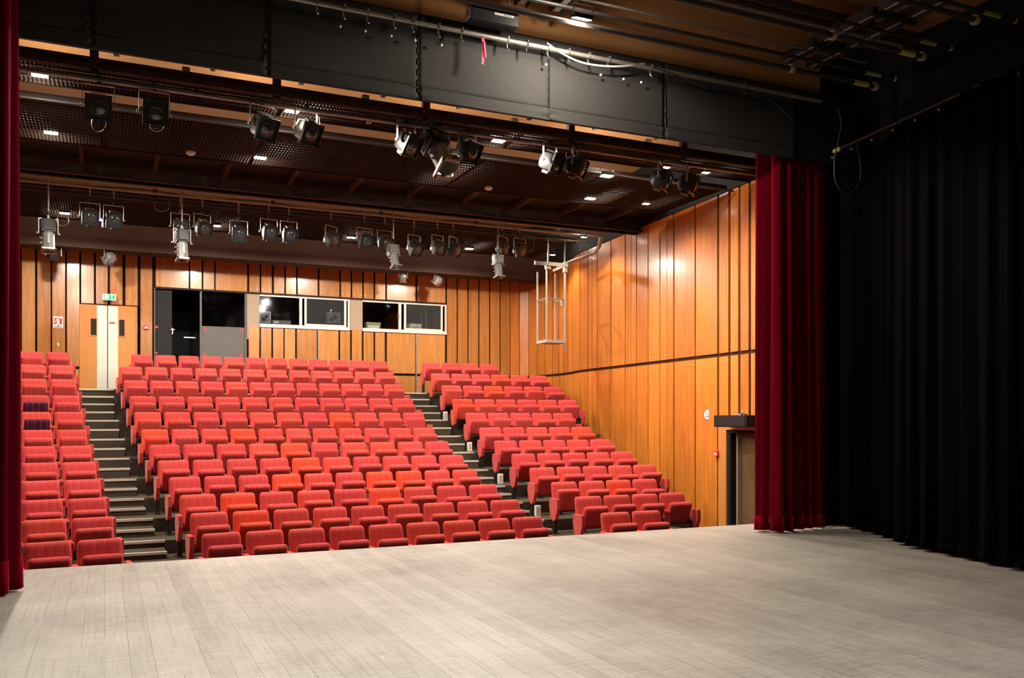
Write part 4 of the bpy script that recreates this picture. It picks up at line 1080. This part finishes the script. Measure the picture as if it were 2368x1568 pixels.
# ---- hanging cage
xc0, xc1, yc0, yc1 = ang(1264) * 19.5, ang(1306) * 19.5, 19.5, 20.0
zb, zt = W(1264, 792, 19.5).z, W(1264, 622, 19.5).z
cg = empty('hanging_cage', ((xc0 + xc1) / 2, 19.75, zb)); tag(cg, 'open pale metal cage with solid base hanging by the right wall corner', 'cage')
for (x, y, h_) in ((xc0, yc0, .12), (xc1, yc0, .12), (xc0, yc1, 0), (xc1, yc1, 0)):
    q = MB(); q.bar((x, y, zb), (x, y, zt + h_), .035, .035); rel(q.build('post', M['cage']), cg)
q = MB(); q.box(xc0 - .02, xc1 + .02, yc0 - .02, yc1 + .02, zb, zb + .075); rel(q.build('base_tray', M['cage']), cg)
q = MB(); zr = W(1264, 690, 19.5).z
for a, c in (((xc0, yc0), (xc1, yc0)), ((xc0, yc0), (xc0, yc1)), ((xc0, yc1), (xc1, yc1)), ((xc1, yc0), (xc1, yc1))): q.bar((a[0], a[1], zr), (c[0], c[1], zr), .028, .028)
rel(q.build('guard_rail', M['pipe']), cg)
q = MB(); q.bar((xc0 - .35, yc0 - .05, zt + .12), (xc1 + .05, yc0 - .05, zt + .12), .05, .09); q.bar((xc1, yc0 - .05, zt + .12), (xc1, yc1 + .1, zt + .08), .05, .06); q.box(xc0 - .03, xc0 + .1, yc0 - .05, yc0 + .05, zt + .0, zt + .12); q.box(xc1 - .03, xc1 + .05, yc0 - .05, yc0 + .05, zt - .05, zt + .2)
q.bar((xc0 + .04, yc0, zt + .1), (xc0 + .04, yc0, 5.98), .03, .03); q.bar((xc1, yc0, zt + .1), (xc1, yc0, 5.98), .03, .03)
rel(q.build('top_bracket', M['pipe']), cg)
q = MB(); p = W(1299, 700, 19.55); q.cyl((p.x, p.y, p.z - .08), (p.x, p.y, p.z + .06), .03, n=10); rel(q.build('lamp_holder', M['steel'], smooth=True), cg)
cable([W(1305, 784, 19.52), W(1302, 805, 19.5), W(1306, 814, 19.5), W(1311, 805, 19.5), W(1308, 790, 19.5)], .012, M['rope'], 'brown rope loop hanging under the metal cage', 'rope_loop')
q = MB(); q.tube([(10.95, 20.9, 5.60), (10.93, 19.6, 5.62), (10.92, 18.9, 5.66), (10.92, 18.7, 5.76), (10.92, 18.62, 5.95)], .05, 12); o = q.build('duct_pipe', M['pipe'], smooth=True); tag(o, 'thick grey pipe along the top of the right wall above the cage', 'pipe')

# ================================================================== SIGNS AND SMALL THINGS
# exit sign
p = W(252.5, 687.5, YB - .2); s0 = empty('exit_sign', p); tag(s0, 'small green and white running man exit sign above the double doors', 'exit sign')
hw, hh = .155, .078
q = MB(); q.box(-hw, hw, -.03, .03, -hh, hh); q.build('case', M['sign_white'], s0, bevel=.006)
q = MB(); q.box(-hw * .78, hw * .30, -.034, -.0305, -hh * .82, hh * .82); q.box(hw * .42, hw * .86, -.034, -.0305, -hh*.7, hh*.7); q.build('green_panel', M['green'], s0)
q = MB(); q.box(-.10, -.03, -.037, -.0345, -.05, .05); q.build('door_pictogram', M['sign_white'], s0)
q = MB(); q.cyl((-.02, -.041, .035), (-.02, -.037, .035), .013, n=10)
for a, c in (((-.025, .02), (-.045, -.015)), ((-.03, .018), (-.005, .0)), ((-.03, .016), (-.06, .012)), ((-.045, -.015), (-.02, -.03)), ((-.02, -.03), (-.025, -.055)), ((-.045, -.015), (-.075, -.03))):
    q.bar((a[0], -.039, a[1]), (c[0], -.039, c[1]), .010, .004, (0, 1, 0))
q.build('running_man', M['sign_white'], s0)
q = MB(); q.box(-.01, .01, .03, .165, -.0, .03); q.build('wall_bracket', M['black_metal'], s0)
# fire extinguisher sign
p = W(134.5, 745, YB - .037); s0 = empty('extinguisher_sign', p); tag(s0, 'white and red fire extinguisher sign on the panelled back wall at left', 'sign')
q = MB(); q.box(-.105, .105, -.006, 0, -.14, .14); q.build('sign_plate', M['paper'], s0)
q = MB(); q.box(-.085, .085, -.0085, -.0062, -.055, .095); q.build('red_field', M['sign_red'], s0)
q = MB(); q.box(-.028, .028, -.011, -.0088, -.045, .045); q.box(-.014, .014, -.011, -.0088, .045, .065); q.box(-.03, .03, -.011, -.0088, .063, .075); q.bar((-.03, -.0098, .065), (-.055, -.0098, .03), .012, .002, (0, 1, 0)); q.bar((-.055, -.0098, .03), (-.055, -.0098, -.02), .012, .002, (0, 1, 0))
q.build('extinguisher_pictogram', M['paper'], s0)
q = MB(); q.box(-.085, .085, -.0085, -.0062, -.125, -.108); q.box(-.02, .03, -.0085, -.0062, -.10, -.078); q.build('blue_print', M['blue'], s0)
# call points
def callpoint(loc, rz, label):
    s_ = empty('call_point', loc, rz); tag(s_, label, 'fire alarm call point', 'fire alarm call points')
    q = MB(); q.box(-.055, .055, -.05, 0, -.055, .055); q.build('case', M['red_plastic'], s_, bevel=.006)
    q = MB(); q.box(-.035, .035, -.054, -.0505, -.03, .02); q.build('white_insert', M['paper'], s_)
    q = MB(); q.box(-.02, .02, -.057, -.0545, -.012, -.004); q.cyl((0, -.057, .006), (0, -.0545, .006), .008, n=8); q.build('insert_print', M['black'], s_)
callpoint(W(338, 757, YB - .037), 0, 'red fire alarm call point on board right of the double doors')
yy = 9.9 / (ang(1662) - .075); callpoint((rw(yy) - .036, yy, W(1662, 1049, yy).z), R(-90 + 4.3), 'red fire alarm call point on the right wall beside the side door')
# switch
p = W(134.5, 797, YB - .037); s0 = empty('wall_switch', p); q = MB(); q.box(-.02, .02, -.02, 0, -.035, .035); q.build('plate', M['white'], s0, bevel=.004); q = MB(); q.box(-.008, .008, -.026, -.02, -.014, .014); q.build('rocker', M['beige'], s0)
tag(s0, 'small white switch on the back wall below the extinguisher sign', 'switch')
# no smoking sign
yy = 9.9 / (ang(1639.5) - .075); zc = W(1639.5, 958.5, yy).z
s0 = empty('no_smoking_sign', (rw(yy) - .036, yy, zc), R(-90 + 4.3)); tag(s0, 'round white no smoking sign with red ring on the right wall', 'sign')
q = MB(); q.cyl((0, 0, 0), (0, -.006, 0), .115, n=32); q.build('sign_disc', M['paper'], s0)
q = MB(); c = ring_mb(.115, .014, -.0085, n=32, w_=.0024); q._add(c.v, c.f); q.bar((-.075, -.0075, .08), (.075, -.0075, -.08), .014, .002, (0, 1, 0)); q.build('red_ring', M['sign_red'], s0)
q = MB(); q.box(-.055, -.0, -.0082, -.0062, -.05, -.035); q.build('cigarette_print', M['black'], s0)
q = MB(); q.box(.005, .05, -.0082, -.0062, -.05, -.035); q.build('ember_print', M['grey_dev'], s0)
# speaker box by the side door
yy = 9.9 / (ang(1724) - .075); zc = W(1724, 974, yy).z
s0 = empty('wall_loudspeaker', (rw(yy) - .2, yy, zc), R(-86)); tag(s0, 'black box loudspeaker mounted above the side door on the right wall', 'loudspeaker')
q = MB(); q.box(-.45, .42, -.16, .16, -.11, .11); q.build('cabinet', M['black'], s0, bevel=.008)
q = MB(); q.box(-.4, .38, -.168, -.16, -.09, .09); q.build('grille', M['black_metal'], s0)
q = MB(); q.box(-.1, .1, .0, .165, .11, .14); q.tube([(.1, 0, .11), (.1, 0, .17), (.18, 0, .17), (.18, 0, .11)], .012, 6); q.build('bracket', M['beige'], s0)
# step lights in right aisle
SL = [(994, 920.5), (1049, 985), (1108, 1058), (1183.5, 1140), (1277, 1218)]
for i, (u, v) in enumerate(SL):
    k = [10, 8, 6, 4, 2][i]; X = XR0[k] - .10; z = (FLZ[k])
    s0 = empty('step_light', (X, ROWY[k] - .88 - (.5), FLZ[k-1] + .0)); q = MB(); q.box(-.05, .05, -.035, .035, .0, .2); q.build('case', M['white'], s0, bevel=.006)
    q = MB()
    for j in range(5): q.box(-.034 + .015*j, -.027 + .015*j, -.039, -.035, .03, .17)
    q.build('louvres', M['beige'], s0)
    tag(s0, ['topmost', 'second from top', 'middle', 'second from bottom', 'lowest'][i] + ' small white ribbed step light beside the right aisle stairs', 'step light', 'step lights of the right aisle')
# booth contents
def booth(name, u0, u1, v0, v1, dy, th, mat, label, cat):
    Y = YB + dy; a = W(u0, v1, Y); c = W(u1, v0, Y); q = MB(); q.box(0, c.x - a.x, 0, th, 0, c.z - a.z); o = q.build(name, mat, loc=a, bevel=.004 if th > .03 else 0); tag(o, label, cat); return o, c.x - a.x, c.z - a.z
zsh = Z_WB - .0
q = MB(); q.box(bx(592), bx(1035), YB + .17, YB + .75, Z_WB - .06, Z_WB - .02); o = q.build('booth_desk', M['booth']); tag(o, 'dark desk running along the inside of the booth windows', 'desk')
def desk_item(name, u0, u1, v0, mat, label, cat, dep=.25):
    Y = YB + .25; a = W(u0, v0, Y); c = W(u1, v0, Y); z0 = Z_WB - .02
    r = empty(name, (a.x, Y, z0)); tag(r, label, cat); q = MB(); q.box(0, c.x - a.x, 0, dep, 0, a.z - z0); q.build('case', mat, r, bevel=.006); return r, c.x - a.x, a.z - z0
r, w_, h_ = desk_item('control_unit', 630.5, 673, 740, M['grey_dev'], 'grey control unit standing in the left booth window', 'equipment')
q = MB(); 
for i in range(14): q.box(.04 + (w_ - .1) * i / 14, .06 + (w_ - .1) * i / 14, -.006, 0, h_ * .2, h_ * .36)
q.build('keys', M['black'], r); q = MB(); q.box(.03, .16, -.005, 0, h_ * .7, h_ * .85); q.build('display', M['paper'], r)
r, w_, h_ = desk_item('storage_box', 848, 880, 745, M['ochre'], 'pale ochre box standing in the right booth window behind fixed pane', 'box')
q = MB(); q.box(w_ * .12, w_ * .88, -.006, 0, h_ * .18, h_ * .72); q.build('front_label', M['paper'], r); q = MB(); q.box(-.01, w_ + .01, -.01, .26, h_ - .03, h_ + .005); q.build('lid', M['ochre'], r)
r, w_, h_ = desk_item('storage_box', 948, 975, 748, M['paper'], 'pale greenish box standing in the right booth window behind sliding pane', 'box')
q = MB(); q.box(w_ * .15, w_ * .85, -.006, 0, h_ * .2, h_ * .7); q.build('front_label', M['ochre'], r)
for (u0, u1, v0, v1, dy, lb) in ((601, 626, 721, 746, .45, 'small framed black and white picture in the left booth window, leaning at its left edge'), (755, 788, 723, 747, .45, 'small framed picture seen through the sliding pane of left booth window')):
    Y = YB + dy; a = W(u0, v1, Y); c = W(u1, v0, Y); r = empty('picture', a); tag(r, lb, 'picture', 'pictures in the booth')
    ww, hh_ = c.x - a.x, c.z - a.z
    q = MB(); q.box(0, ww, 0, .02, 0, hh_); q.build('frame', M['white'] if u0 < 650 else M['grey_dev'], r)
    q = MB(); q.box(.02, ww - .02, -.004, 0, .02, hh_ - .02); q.build('print', M['grey_dev'], r)
    q = MB(); q.sphere((ww * .6, -.006, hh_ * .55), ww * .15, 10, 6, (1, .05, 1.1)); q.box(ww * .2, ww * .5, -.007, -.004, hh_ * .2, hh_ * .45); q.build('figure_print', M['black'], r)
    q = MB(); q.cyl((ww/2, .01, hh_), (ww/2, .01, hh_ + .4), .004, n=5); q.build('hanging_wire', M['black_metal'], r)
# light leaking under the black drape, put in as a white floor patch
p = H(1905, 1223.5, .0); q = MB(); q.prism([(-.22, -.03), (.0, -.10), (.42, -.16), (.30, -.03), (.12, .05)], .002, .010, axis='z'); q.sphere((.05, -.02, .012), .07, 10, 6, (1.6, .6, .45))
o = q.build('light_leak_patch', M['paper'], loc=(p.x, p.y, 0), smooth=False); tag(o, 'white patch imitating light leaking onto the floor between red curtain and black drape', 'light patch')
